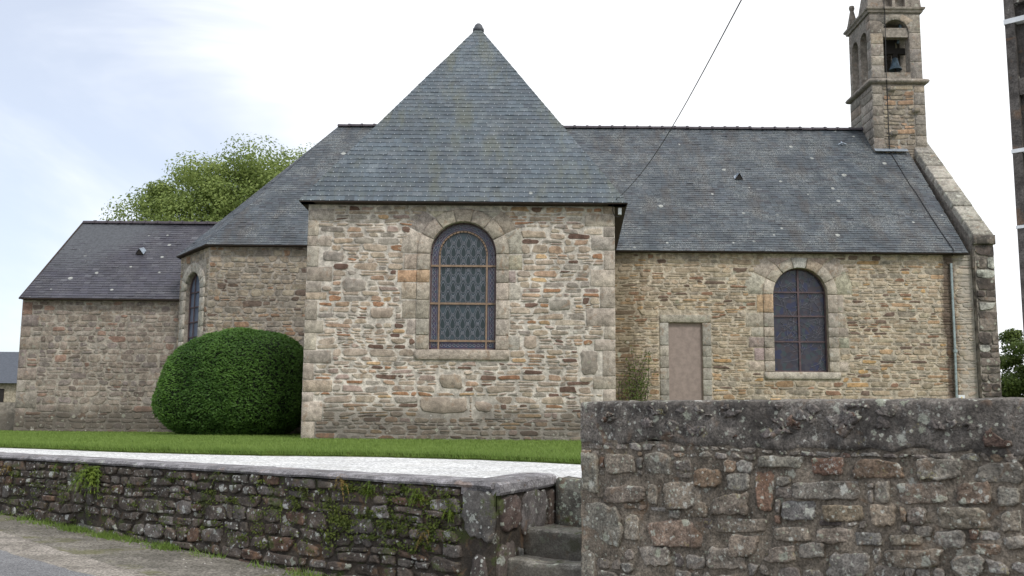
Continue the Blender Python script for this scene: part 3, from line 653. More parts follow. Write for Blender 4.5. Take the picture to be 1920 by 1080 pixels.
# --- east (left) end: choir wall and polygonal apse
ac = [at(385, 457, 26.4), at(335, 483, 27.85)]
cx, cy = -8.28, YC
choir_pts = [(WX0 - .1, YC), (cx, cy), (-9.52, 28.05), (-9.52, 34), (cx, 35.4)]
fc = Frame((cx, YC, -.1), (1, 0, 0), (0, -1, 0)); Wc = WX0 + .05 - cx
choir = wall_sheet(fc, Wc, 5.2, [], .1).build('choir_wall', M['annex_m'], chapel)
rubble(K, fc, Wc, 5.15, PAL_C, M['annex'], choir, ch=(.09, .19), ln=(.18, .55), gap=.003, n=12, seed=51, scale_px=69, split=.3, wav=.02)
dF = Vector((-9.52 - cx, 28.05 - cy, 0)); lF = dF.length; dFn = dF.normalized()
ff = Frame((-9.52, 28.05, -.1), -dFn, (-dFn.y * -1 * -1, dFn.x, 0)); 
ff.N = Vector((-dFn.y, dFn.x, 0)); ff.N = ff.N if ff.N.y < 0 else -ff.N
fu0, fu1 = lF * .5 - .5, lF * .5 + .5; f0 = 1.9; fs = 4.0 + .05
op3 = (fu0, fu1, f0, fs, True)
facet = wall_sheet(ff, lF, 5.2, [op3], .2).build('apse_wall', M['annex_m'], chapel)
fr_top = 5.05
rn = random.Random(9); v = f0
while v < fs - .05:
    h = rn.uniform(.3, .45); h = fs - v if fs - v - h < .2 else h
    for x0, x1 in ((fu0 - .26, fu0 + .003), (fu1 - .003, fu1 + .26)): dressed(K, ff, rect(x0, x1, v, v + h), .05, pick([(1, (.42, .39, .33)), (1, (.47, .44, .38))], rn), 'jamb_stone', M['ashlar'], facet)
    v += h
for k in range(7):
    a0, a1 = pi * k / 7 + .012, pi * (k + 1) / 7 - .012; c = (fu0 + fu1) / 2; q = [(c + R * math.cos(t), fs + R * math.sin(t)) for R, t in [(.76, a0), (.76, (a0 + a1) / 2), (.76, a1), (.497, a1), (.497, (a0 + a1) / 2), (.497, a0)]]
    dressed(K, ff, q, .05, pick([(1, (.42, .39, .33)), (1, (.47, .44, .38))], rn), 'arch_stone', M['ashlar'], facet)
dressed(K, ff, rect(fu0 - .26, fu1 + .26, f0 - .2, f0), .08, (.4, .37, .32), 'window_sill', M['ashlar'], facet)
rubble(K, ff, lF, 5.15, PAL_C, M['annex'], facet, ch=(.1, .2), ln=(.15, .5), gap=.003, n=12, seed=57, scale_px=30, blocks=[(fu0 - .26, fu1 + .26, f0 - .2, fs + .75)])
mb = MB(); mb.box((-9.5, 28.06, -.1), (-9.2, 34, 5.1)); mb.box((-9.2, 34, -.1), (NX1, 34.3, 5.0)); mb.build('rear_wall', M['annex_m'], chapel)
# --- annex
AX0, AX1, YA = -14.22, -9.5, 28.5; AZ = 3.80
fa = Frame((AX0, YA, -.1), (1, 0, 0), (0, -1, 0)); Wa = AX1 - AX0 + .1
annex = wall_sheet(fa, Wa, AZ + .15, [], .1).build('annex_wall', M['annex_m'], chapel)
Ba = quoins(fa, Wa, [566, 590, 612, 632, 655, 690, 712, 735, 765, 800], YA, -1, M['annex'], annex, PAL_A, 6, xref=35)
rubble(K, fa, Wa, AZ + .13, PAL_A, M['annex'], annex, ch=(.10, .24), ln=(.2, .65), gap=.003, n=12, seed=61, scale_px=65, split=.28, blocks=Ba, wav=.02)
ar0x = at(158, 413, 31.5).x
mb = MB(); mb.add([(AX0, YA, -.1), (AX0, 34.5, -.1), (AX0, 34.5, AZ), (ar0x + .04, 31.5, 6.55), (AX0, YA, AZ - .1)], [(0, 4, 3, 2, 1)]); mb.box((AX0 + .02, 34.2, -.1), (AX1, 34.5, AZ)); mb.build('annex_gable_wall', M['annex_m'], chapel)

# ------------------------------------------------------------------ roofs of real slates
def in_poly_interval(poly, v):
    xs = []
    for i in range(len(poly)):
        (x0, y0), (x1, y1) = poly[i], poly[(i + 1) % len(poly)]
        if (y0 - v) * (y1 - v) < 0 or (y0 == v and y1 != v): xs.append(x0 + (x1 - x0) * (v - y0) / (y1 - y0))
    return (min(xs), max(xs)) if len(xs) > 1 else None
def slate_field(pts3, rowh, sw, pal, seed, want=None, lift=.009, hooks=None, wavy=.0):
    """pts3: facet corners, the first two along the eave. fills the facet with lapped slates. returns joined MB and a list of single slates"""
    rnd = random.Random(seed); O = Vector(pts3[0]); U = (Vector(pts3[1]) - O).normalized(); n_ = U.cross(Vector(pts3[2]) - O).normalized()
    if n_.z < 0: n_ = -n_
    Vd = n_.cross(U).normalized(); 
    if Vd.z < 0: Vd = -Vd
    P2 = [((Vector(p) - O).dot(U), (Vector(p) - O).dot(Vd)) for p in pts3]; vmax = max(p[1] for p in P2); rows = int(vmax / rowh); mb = MB(); single = []
    fr = Frame(O, U, n_, Vd)
    for r in range(rows + 1):
        v = r * rowh + .002; vt = min(v + rowh * 1.12, vmax - .001)
        if v >= vmax - .01: break
        a = in_poly_interval(P2, max(v, .001)); b = in_poly_interval(P2, vt)
        if not a or not b: continue
        u = a[0] - rnd.random() * sw - (sw * .5 if r % 2 else 0)
        rowd = .003 * math.sin(r * 1.7)
        while u < a[1]:
            w = sw * rnd.uniform(.92, 1.08); x0, x1 = u, u + w - .004; u += w
            bl, br, tl, tr = max(x0, a[0]), min(x1, a[1]), max(x0, b[0]), min(x1, b[1])
            if br - bl < .02: continue
            if tr < tl: tl = tr = (min(max((x0 + x1) / 2, b[0]), b[1]))
            j = rnd.uniform(-.006, .006); l1 = lift * rnd.uniform(.8, 1.5) + (rnd.random() < .03) * .008; sk = rnd.uniform(-.003, .003)
            wv = wavy * max(0, .5 + .6 * noise.noise(Vector((u * .35, v * .5, seed)))) * min(1, v / .9)
            V = [fr(bl, v + j + sk, l1 + wv), fr(br, v + j - sk, l1 * rnd.uniform(.9, 1.1) + wv), fr(tr, vt, .001 + wv), fr(tl, vt, .001 + wv), fr(bl, v + j + sk, wv - .002), fr(br, v + j - sk, wv - .002)]
            t = pick(pal, rnd); g = (V, [(0, 1, 2, 3), (4, 5, 1, 0), (0, 3, 4), (1, 5, 2)], [(*t, 0)] * 6)
            if want and r < want and br - bl > sw * .6: single.append(g)
            else: mb.add(*g)
            if hooks is not None and br - bl > .1:
                c = (bl + br) / 2 + rnd.uniform(-.01, .01); q = [fr(c - .006, v + j - .012, l1 + wv), fr(c + .006, v + j - .012, l1 + wv), fr(c + .006, v + j + .018, l1 + .004 + wv), fr(c - .006, v + j + .018, l1 + .004 + wv), fr(c, v + j - .012, l1 + .009 + wv)]
                hooks.add(q, [(0, 1, 4), (1, 2, 4), (2, 3, 4), (3, 0, 4)])
    return mb, single
SL_W = [(5, (.072, .093, .112)), (3, (.066, .086, .105)), (2, (.080, .099, .113)), (.7, (.092, .110, .126)), (.6, (.054, .069, .085))]
SL_N = [(5, (.062, .075, .088)), (3, (.056, .067, .08)), (2, (.070, .082, .095)), (.4, (.09, .10, .11)), (.8, (.046, .05, .06))]
SL_A = [(5, (.046, .045, .060)), (3, (.041, .039, .052)), (2, (.054, .052, .066)), (.4, (.08, .08, .095))]
AP = Vector((-.94, 25, 10.72)); e0, e1 = at(560, 376, 20.3), at(1177, 380, 20.3); e0.z = e1.z = ZE; e2 = Vector((2.85, 29.4, 4.98)); e3 = Vector((-4.49, 29.4, 4.98))
wroof = part('wing_roof', [e0, e1, e2, e3, AP], [(0, 1, 4), (1, 2, 4), (2, 3, 4), (3, 0, 4)], M['slate_edge'])
hooks = MB(); f_, single = slate_field([e0, e1, AP], .162, .205, SL_W, 3, want=10, hooks=hooks, wavy=.012)
for (V, Fc, T) in single[:300]:
    c = sum(V, Vector()) / len(V); mesh_obj('slate', [v - c for v in V], Fc, M['slate_w'], wroof, T, False, c)
for g in single[300:]: f_.add(*g)
for q in ([e1, e2, AP], [e3, e0, AP]):
    m2, _ = slate_field(q, .162, .3, SL_W, 4); f_.add(m2.V, m2.F, m2.T)
f_.build('slates', M['slate_w'], wroof)['kind'] = 'stuff'; hooks.build('slate_hooks', M['hook'], wroof)['kind'] = 'stuff'
# eave boards and soffits of the wing
mb = MB(); zt = ZE - .012
def eave(mb, pa, pb, inn, th=.05, ov=.3, dz=.006):
    pa, pb = Vector(pa), Vector(pb); up = Vector((0, 0, 1)); i_ = Vector(inn).normalized()
    mb.hexa([pa + up * (dz - th), pb + up * (dz - th), pb + i_ * ov + up * (dz - th), pa + i_ * ov + up * (dz - th), pa + up * dz, pb + up * dz, pb + i_ * ov + up * dz, pa + i_ * ov + up * dz])
eave(mb, e0 + Vector((.015, .01, 0)), e1 + Vector((-.015, .01, 0)), (0, 1, 0), .028)
eave(mb, e1 + Vector((-.01, .02, 0)), Vector((2.82, 26.6, ZE)), (-1, .03, 0), .028, .4)
eave(mb, Vector((-4.48, 26.6, ZE)), e0 + Vector((.01, .02, 0)), (1, 0, 0), .028, .3)
mb.build('eave_board', M['wood'], wroof)
mb = MB(); mb.lathe(AP + Vector((0, 0, -.10)), [(.0, .20), (.05, .19), (.10, .14), (.12, .08), (.145, .05), (.15, -.02), (.0, -.1)], 14); mb.build('finial_cap', M['slate_edge'], wroof, True)

# nave and choir roof
ex = 12.37; ZN = 5.0
RL = Vector((-5.62, RY, RZ)); RR = Vector((ex, RY, RZ)); YE = 26.4
nroof = part('nave_roof', [(-2, YE, ZN), (ex, YE, ZN), RR, (-2, RY, RZ), (-2, 35.6, ZN), (ex, 35.6, ZN)], [(0, 1, 2, 3), (3, 2, 5, 4)], M['slate_edge'])
m1, _ = slate_field([(-2, YE, ZN), (ex, YE, ZN), RR, (-2, RY, RZ)], .104, .185, SL_N, 5, lift=.009, wavy=.03)
m1.build('slates', M['slate_n'], nroof)['kind'] = 'stuff'
ec = [Vector((-1.95, YE, 5.08)), Vector((ac[0].x, YE, 5.08)), Vector((-9.62, 27.9, 4.98)), Vector((-9.62, 34.1, 4.98)), Vector((ac[0].x, 35.6, 5.08)), Vector((-1.95, 35.6, 5.08))]
RT = Vector((-1.5, RY, RZ)); 
croof = part('apse_roof', [*ec, RL, (-1.95, RY, RZ)], [(0, 1, 6, 7), (1, 2, 6), (2, 3, 6), (3, 4, 6), (4, 5, 7, 6)], M['slate_edge'])
mm = MB()
for q, sd in (([ec[1], ec[0], Vector((-1.95, RY, RZ)), RL], 6), ([ec[2], ec[1], RL], 7), ([ec[3], ec[2], RL], 8)):
    a_, _ = slate_field(q, .104, .185, SL_N, sd, lift=.008, wavy=.02); mm.add(a_.V, a_.F, a_.T)
mm.build('slates', M['slate_n'], croof)['kind'] = 'stuff'
mb = MB(); eave(mb, (1.5, YE + .01, ZN), (ex, YE + .01, ZN), (0, 1, 0), .028, .26); mb.build('eave_board', M['wood'], nroof)
mb = MB(); eave(mb, ec[1] + Vector((0, .01, 0)), ec[0] + Vector((0, .01, 0)), (0, 1, 0), .03, .26); eave(mb, ec[2], ec[1], (.7, .7, 0), .03, .3); eave(mb, ec[3], ec[2], (1, 0, 0), .03, .3); mb.build('eave_board', M['wood'], croof)
# ridge tiles
def ridge_tile_mesh(l):
    mb = MB(); n = 7; V = []; 
    for (x, r) in ((0, .125), (l * .84, .125), (l * .84, .15), (l, .15)):
        for k in range(n): a = pi * k / (n - 1); V.append((x, math.cos(a) * r * 1.05, math.sin(a) * r * .8))
    Fc = [(i * n + k, (i + 1) * n + k, (i + 1) * n + k + 1, i * n + k + 1) for i in range(3) for k in range(n - 1)]
    Fc += [tuple(range(n)), tuple(range(3 * n, 4 * n))[::-1]]
    me = bpy.data.meshes.new('ridge_tile'); me.from_pydata(V, [], Fc); me.materials.append(M['tile']); return me
rt = ridge_tile_mesh(.40); x = RL.x - .05
while x < 11.35:
    if True:
        o = bpy.data.objects.new('ridge_tile', rt); COL.objects.link(o); o.parent = nroof if x > 0 else croof; o.location = (x, RY, RZ - .03 + random.uniform(-.006, .006)); o.rotation_euler = (0, random.uniform(-.012, .012), 0)
    x += .405
# annex roof
ae0, ae1 = at(37, 559, 28.25), Vector((-8.6, 28.25, 3.79)); ae0.z = 3.80; ar0 = at(158, 413, 31.5); ar0.z = 6.68; ar1 = Vector((-8.2, 31.5, 6.62))
aroof = part('annex_roof', [ae0, ae1, ar1, ar0, (ae0.x, 34.8, 3.8), (-8.6, 34.8, 3.8)], [(0, 1, 2, 3), (3, 2, 5, 4), (0, 3, 4)], M['slate_edge'])
m1, _ = slate_field([ae0, ae1, ar1, ar0], .125, .2, SL_A, 9, wavy=.025); m1.build('slates', M['slate_a'], aroof)['kind'] = 'stuff'
mb = MB(); eave(mb, ae0 + Vector((0, .01, 0)), ae1 + Vector((0, .01, 0)), (0, 1, 0), .04, .24); mb.tube([ae0 + Vector((-.01, 0, -.02)), ar0 + Vector((-.01, 0, .0))], .03, 5); mb.build('eave_board', M['wood'], aroof)
x = ar0.x
while x < -9.2:
    o = bpy.data.objects.new('ridge_tile', rt); COL.objects.link(o); o.parent = aroof; o.location = (x, 31.5, 6.62); x += .405
# hooded roof vents
def vent(px, py, fn_):
    p = fn_(px, py); mb = MB(); w = .13
    V = [p + Vector((-w, -.20, -.13)), p + Vector((w, -.20, -.13)), p + Vector((0, -.24, .05)), p + Vector((0, .14, .15)), p + Vector((-w, .02, .03)), p + Vector((w, .02, .03))]
    o = mesh_obj('roof_vent', [v - p for v in V], [(0, 2, 3, 4), (2, 1, 5, 3)], M['zinc'], None, loc=p); 
    h = mesh_obj('vent_opening', [V[0] - p + Vector((.012, .02, .0)), V[1] - p + Vector((-.012, .02, 0)), V[2] - p + Vector((0, .02, -.015))], [(0, 1, 2)], M['oak'], o)
    return o
def on_plane(px, py, p0, p1, p2):
    n_ = (Vector(p1) - Vector(p0)).cross(Vector(p2) - Vector(p0)); d = at(px, py, 10.) - Vector((0, 0, EYE)); o = Vector((0, 0, EYE))
    return o + d * ((Vector(p0) - o).dot(n_) / d.dot(n_))
NP = ((1.5, YE, ZN), (ex, YE, ZN), RR)
v1 = vent(1383, 331, lambda a, b: on_plane(a, b, *NP)); v1.parent = nroof
v2 = vent(266, 471, lambda a, b: on_plane(a, b, ae0, ae1, ar0)); v2.parent = aroof
# old iron strap up on the slates near the turret
p = on_plane(1578, 273, *NP); mb = MB(); mb.tube([p + Vector((-.12, -.03, .02)), p + Vector((0, -.05, .08)), p + Vector((.14, -.03, .03))], .02, 5); mb.tube([p + Vector((0, -.08, .0)), p + Vector((0, .02, .14))], .018, 5); mb.build('roof_hook', M['zinc'], nroof)

# ------------------------------------------------------------------ bell turret
TX0, TX1, TY0, TY1 = 11.30, 12.96, 30.0, 32.0
tow = MB(); TT = (*PAL_T[0][1], 0)
zS, zC = 11.02, 13.42     # string course and cornice
tow.box((TX0 + .01, TY0 + .01, 7.5), (TX1 - .01, TY1 - .01, zS), TT)
turret = tow.build('bell_turret', M['tower'], chapel)
ft = Frame((TX0, TY0, 8.2), (1, 0, 0), (0, -1, 0)); Wt = TX1 - TX0
rubble(K, ft, Wt, zS - 8.2 - .06, [(3, (.33, .28, .21)), (3, (.28, .24, .19)), (1, (.36, .24, .16))], M['tower'], turret, ch=(.10, .2), ln=(.25, .7), gap=.007, n=10, seed=71, scale_px=61, blocks=[(0, .32, 0, 3), (Wt - .34, Wt, 0, 3)], split=.2)
def stack(fr, u0, u1, v0, v1, seed, hr=(.28, .42), mat=M['tower'], par=turret, d=.012, name='quoin'):
    r_ = random.Random(seed); v = v0
    while v < v1 - .02:
        h = r_.uniform(*hr); h = v1 - v if v1 - v - h < .15 else h
        dressed(K, fr, rect(u0, u1, v, v + h), d, pick(PAL_T, r_), name, mat, par, bev=.02, rough=.004); v += h
stack(ft, 0, .32, .0, zS - 8.26, 1); stack(ft, Wt - .34, Wt, .0, zS - 8.26, 2)
fl = Frame((TX0, TY1, 8.2), (0, -1, 0), (-1, 0, 0)); stack(fl, 0, 1.0, 0.9, zS - 8.26, 3, (.2, .34)); stack(fl, 1.0, 2.0, .3, zS - 8.26, 4, (.2, .34))
# belfry storey: four faces with openings
zb = zS + .16; Hb = zC - zb
bel = MB(); fF = Frame((TX0 + .03, TY0 + .03, zb), (1, 0, 0), (0, -1, 0)); Wf = Wt - .06
q0, q1 = at(1659, 135, TY0), at(1702, 37, TY0); fo = (q0.x - TX0 - .03, q1.x - TX0 - .03 + .03, q0.z - zb, q1.z - zb - (q1.x - q0.x) / 2, True)
wall_sheet(fF, Wf, Hb, [fo], .35, bel, T=TT)
fL = Frame((TX0 + .03, TY1 - .03, zb), (0, -1, 0), (-1, 0, 0)); Wl = TY1 - TY0 - .06
lo = [(.22, .82, .1, 1.45, True), (1.02, 1.62, .1, 1.45, True)]
wall_sheet(fL, Wl, Hb, lo, .32, bel, T=TT)
fR = Frame((TX1 - .03, TY0 + .03, zb), (0, 1, 0), (1, 0, 0)); wall_sheet(fR, Wl, Hb, [(.35, .9, .1, 1.45, True), (1.1, 1.65, .1, 1.45, True)], .32, bel, T=TT)
fB = Frame((TX1 - .03, TY1 - .03, zb), (-1, 0, 0), (0, 1, 0)); wall_sheet(fB, Wf, Hb, [], .32, bel, T=TT)
bel.add([(TX0 + .35, TY0 + .38, zb), (TX1 - .35, TY0 + .38, zb), (TX1 - .35, TY0 + .38, zb + .0), (TX0 + .35, TY0 + .38, zb)], [], None)
# inner faces so the storey reads as solid masonry
def inner(fr, W_, H, ops, dd): 
    f2 = Frame(fr(0, 0, -dd), fr.U, fr.N); wall_sheet(f2, W_, H, ops, .0, bel, T=TT)
inner(fF, Wf, Hb, [fo], .35); inner(fL, Wl, Hb, lo, .32)
bel.box((TX0 + .04, TY0 + .04, zC - .1), (TX1 - .04, TY1 - .04, zC), TT)
belfry = bel.build('belfry_wall', M['tower'], chapel)
# block joints on the visible faces
stack(fF, 0, fo[0] - .002, .02, Hb - .1, 5, (.3, .5), par=belfry, name='belfry_stone'); stack(fF, fo[1] + .002, Wf, .02, Hb - .1, 6, (.3, .6), par=belfry, name='belfry_stone')
for k in range(5):
    a0, a1 = pi * k / 5, pi * (k + 1) / 5; r = (fo[1] - fo[0]) / 2; c = (fo[0] + fo[1]) / 2
    q = [(c + r * math.cos(a0), fo[3] + r * math.sin(a0)), (c + min(r * 1.75, 5) * math.cos(a0), min(Hb - .1, fo[3] + r * 1.6 * math.sin(a0))), (c + r * 1.75 * math.cos(a1), min(Hb - .1, fo[3] + r * 1.6 * math.sin(a1))), (c + r * math.cos(a1), fo[3] + r * math.sin(a1)), (c + r * math.cos((a0 + a1) / 2), fo[3] + r * math.sin((a0 + a1) / 2))]
    q[1] = (max(.0, min(Wf, q[1][0])), q[1][1]); q[2] = (max(.0, min(Wf, q[2][0])), q[2][1])
    if k in (1, 2, 3): dressed(K, fF, q, .016, pick(PAL_T), 'arch_stone', M['tower'], belfry, rough=.003)
stack(fL, 0, .215, .02, Hb - .1, 15, (.25, .4), par=belfry, name='belfry_stone'); stack(fL, .825, 1.015, .02, 1.5, 16, (.25, .4), par=belfry, name='belfry_stone'); stack(fL, 1.625, Wl, .02, Hb - .1, 17, (.25, .4), par=belfry, name='belfry_stone')
# stone lintel across the belfry opening
l0, l1 = at(1657, 70, TY0 + .1), at(1704, 53, TY0 + .1); mb = MB(); mb.box((l0.x - .02, TY0 + .08, l0.z), (l1.x + .06, TY0 + .3, l1.z), TT); mb.build('belfry_lintel', M['tower'], belfry)
# rolled string course and cornice
def moulding(mb, z, prof):
    """profile swept round the turret: (outset, height)"""
    rings = []
    for (o_, h_) in prof: rings.append([(TX0 - o_, TY0 - o_, z + h_), (TX1 + o_, TY0 - o_, z + h_), (TX1 + o_, TY1 + o_, z + h_), (TX0 - o_, TY1 + o_, z + h_)])
    V = sum(rings, []); Fc = [(i * 4 + k, i * 4 + (k + 1) % 4, (i + 1) * 4 + (k + 1) % 4, (i + 1) * 4 + k) for i in range(len(prof) - 1) for k in range(4)]
    mb.add(V, Fc, [TT] * len(V))
mb = MB(); moulding(mb, zS - .02, [(-.02, 0), (.05, .0), (.10, .03), (.125, .08), (.10, .135), (.04, .17), (-.03, .20)]); mb.build('string_course', M['tower'], turret, True)
mb = MB(); moulding(mb, zC - .06, [(-.02, 0), (.03, .0), (.05, .04), (.045, .06), (.10, .10), (.11, .16), (.0, .18), (-.05, .18)]); mb.build('cornice', M['tower'], turret)
for (px, py) in ((1671, 168), (1716, 208), (1675, 251)):
    p = at(px, py, TY0); dressed(K, ft, rect(p.x - TX0 - .1, p.x - TX0 + .1, p.z - 8.2 - .07, p.z - 8.2 + .07), .15, (.24, .21, .165), 'corbel', M['tower'], turret, bev=.03, rough=.01)
# top stage: small gabled lights, spire and corner pinnacles
top = MB(); z0 = zC + .12; cxm, cym = (TX0 + TX1) / 2, (TY0 + TY1) / 2
def frustum(mb, c, w0, w1, d0_, d1_, z0, z1):
    mb.hexa([(c[0] - w0, c[1] - d0_, z0), (c[0] + w0, c[1] - d0_, z0), (c[0] + w0, c[1] + d0_, z0), (c[0] - w0, c[1] + d0_, z0), (c[0] - w1, c[1] - d1_, z1), (c[0] + w1, c[1] - d1_, z1), (c[0] + w1, c[1] + d1_, z1), (c[0] - w1, c[1] + d1_, z1)], TT)
frustum(top, (cxm, cym), .62, .10, .75, .12, z0, z0 + 3.6)
spire = top.build('spire', M['tower'], turret)
fG = Frame((TX0 + .02, TY0 + .06, z0 - .02), (1, 0, 0), (0, -1, 0)); gw = TX1 - TX0 - .04
gb = MB(); wall_sheet(fG, gw, lambda u: 1.0 + 0.8 * max(0, 1 - abs(u - gw / 2) / (gw / 2)) if .2 < u < gw - .2 else .5, [(gw / 2 - .36, gw / 2 - .05, .03, .42, True), (gw / 2 + .05, gw / 2 + .36, .03, .42, True)], .25, gb, T=TT)
gb.box((TX0 + .05, TY0 + .32, z0 - .02), (TX1 - .05, TY0 + .4, z0 + 1.0), (*(.08, .07, .06), 0)); gb.build('gablet', M['tower'], turret)
for (px_, py_) in ((TX0 + .13, TY1 - .13), (TX1 - .13, TY1 - .13), (TX1 - .13, TY0 + .16), (TX0 + .15, TY0 + .16)):
    pm = MB(); hh = .66 if py_ > 31 else .35
    if py_ > 31:
        frustum(pm, (px_, py_), .14, .14, .14, .14, z0 - .04, z0 + .15); frustum(pm, (px_, py_), .13, .05, .13, .05, z0 + .15, z0 + hh)
        pm.lathe((px_, py_, z0 + hh), [(.05, 0), (.075, .02), (.1, .09), (.085, .17), (.0, .2)], 8, TT)
    else: frustum(pm, (px_, py_), .17, .14, .12, .1, z0 - .04, z0 + hh)
    pm.build('pinnacle', M['tower'], turret)
# lightning conductor tape down the turret and the roof, guard pipe at the wall
mb = MB(); cc_ = [at(1657, 0, TY0 - .07), at(1658, 16, TY0 - .15), at(1659, 25, TY0 - .02), at(1662, 148, TY0 - .02), at(1662, 150, TY0 - .16), at(1663, 160, TY0 - .03), at(1668, 280, TY0 - .03)]
cc_ += [on_plane(x_, y_, *NP) + Vector((0, -.02, .03)) for x_, y_ in ((1674, 296), (1690, 322), (1704, 346), (1716, 362), (1740, 400), (1764, 437), (1788, 471))]
cc_ += [at(1788, 474, 26.33), at(1785, 480, 26.56)]
mb.tube(cc_, .013, 6); mb.build('lightning_conductor', M['black'], chapel)
mb = MB(); mb.tube([at(1783, 494, 26.58), at(1790, 640, 26.57), at(1794, 752, 26.56), Vector((at(1794, 752, 26.56).x, 26.56, -.05))], .035, 8); mb.tube([at(1791, 655, 26.57), at(1791, 661, 26.57)], .06, 8); mb.build('conductor_guard_pipe', M['pipe'], chapel)
mb = MB(); p0, p1 = at(1640, 280, TY0), at(1700, 284, TY0); mb.add([(p0.x - .03, TY0 - .02, p0.z + .02), (p1.x, TY0 - .02, p0.z + .02), (p1.x, TY0 - .17, p0.z - .10), (p0.x - .03, TY0 - .17, p0.z - .10)], [(0, 1, 2, 3)]); mb.build('lead_flashing', M['zinc'], nroof)

# ------------------------------------------------------------------ windows
def pane(fr, op, mat, name, parent, d, ins=0.):
    u0, u1, v0, vs, _ = op; P = arch_pts(u0 + ins, u1 - ins, v0 + ins, vs); return mesh_obj(name, [fr(a, b, d) for a, b in P], [tuple(range(len(P)))], mat, parent)
def line(mb, fr, pts, w, d, th=.012):
    """flat bar following pts on the window plane"""
    for (a, b) in zip(pts[:-1], pts[1:]):
        dx, dy = b[0] - a[0], b[1] - a[1]; l = math.hypot(dx, dy)
        if l < 1e-5: continue
        nx, ny = -dy / l * w / 2, dx / l * w / 2; ex_, ey = dx / l * w * .25, dy / l * w * .25
        q = [(a[0] - ex_ + nx, a[1] - ey + ny), (b[0] + ex_ + nx, b[1] + ey + ny), (b[0] + ex_ - nx, b[1] + ey - ny), (a[0] - ex_ - nx, a[1] - ey - ny)]
        mb.hexa([fr(x, y, d) for x, y in q] + [fr(x, y, d + th) for x, y in q])
def inside(op, u, v, ins=0):
    u0, u1, v0, vs, _ = op
    if not (u0 + ins < u < u1 - ins and v > v0 + ins): return False
    return v <= vs or math.hypot(u - (u0 + u1) / 2, v - vs) < (u1 - u0) / 2 - ins
wd = -.17
fm = MB(); A1 = arch_pts(wu0 + .02, wu1 - .02, wv0 + .02, wvs); line(fm, fw, A1 + [A1[0]], .04, wd + .006, .03)
win1 = fm.build('window', M['iron2'], chapel); win1['label'] = 'large round-headed leaded window with brown bars in the front wing'
pane(fw, op1, M['g_purple'], 'border_glass', win1, wd)
bd = .20; U0, U1, V0 = wu0 + bd, wu1 - bd, wv0 + .19; iop = (U0, U1, V0, wvs, True)
pane(fw, (U0, U1, V0, wvs, True), M['g_teal'], 'lattice_glass', win1, wd + .006)
hb = [at(866, y, YW).z + .1 for y in (497, 568)] + [V0]
for y in hb:
    b_ = MB(); line(b_, fw, [(wu0 + .02, y), (wu1 - .02, y)], .042, wd + .03, .022); b_.build('glazing_bar', M['iron'], win1)
for x in (U0, U1):
    b_ = MB(); line(b_, fw, [(x, wv0 + .02), (x, wvs)], .036, wd + .032, .022); b_.build('glazing_bar', M['iron'], win1)
b_ = MB(); r_ = (U1 - U0) / 2; line(b_, fw, [((U0 + U1) / 2 + r_ * math.cos(pi * i / 20), wvs + r_ * math.sin(pi * i / 20)) for i in range(21)], .036, wd + .032, .022); b_.build('glazing_bar', M['iron'], win1)
px_, py_ = .212, .192; cxw = (wu0 + wu1) / 2; lead = MB()
shp = [(0, .5), (.16, .32), (.30, .05), (.33, -.15), (.22, -.36), (0, -.46), (-.22, -.36), (-.33, -.15), (-.30, .05), (-.16, .32)]
dark_mesh = None; row = 0; y = V0 - .02
while y < wvs + r_:
    offx = 0 if row % 2 else .5
    for i in range(-3, 4):
        x = cxw + (i + offx) * px_
        for (dx, dy) in ((.5, 1), (-.5, 1)):
            a_, b2 = (x, y), (x + dx * px_, y + dy * py_)
            pts = [(a_[0] + (b2[0] - a_[0]) * t + dx * .07 * px_ * math.sin(2 * pi * t), a_[1] + (b2[1] - a_[1]) * t) for t in (0, .125, .25, .375, .5, .625, .75, .875, 1)]
            for p, q in zip(pts[:-1], pts[1:]):
                if inside(iop, *p, .012) and inside(iop, *q, .012): line(lead, fw, [p, q], .008, wd + .012, .008)
        if inside(iop, x, y, .045):
            line(lead, fw, [(x + .030 * math.cos(2 * pi * k / 8), y + .030 * math.sin(2 * pi * k / 8)) for k in range(9)], .009, wd + .013, .008)
        yy = y + py_ * 1.0
        if inside(iop, x, yy, .07) and inside(iop, x - .05, yy - .07, .02) and inside(iop, x + .05, yy - .07, .02) and inside(iop, x, yy + .1, .02) and all(abs(yy - h) > .07 for h in hb[:2]):
            c = fw(x, yy, wd + .010)
            if dark_mesh is None:
                dark_mesh = bpy.data.meshes.new('glass_piece'); dark_mesh.from_pydata([(sx * .155, 0, sy * .24) for sx, sy in shp] + [(sx * .155, .006, sy * .24) for sx, sy in shp], [], [tuple(range(10))] + [(k, k + 10, (k + 1) % 10 + 10, (k + 1) % 10) for k in range(10)]); dark_mesh.materials.append(M['g_dark'])
            line(lead, fw, [(x + sx * .165, yy + sy * .25) for sx, sy in shp + shp[:1]], .007, wd + .010, .009)
            o = bpy.data.objects.new('glass_piece', dark_mesh); COL.objects.link(o); o.parent = win1; o.location = c; o.rotation_euler = (random.uniform(-.01, .01), 0, random.uniform(-.01, .01))
    y += py_; row += 1
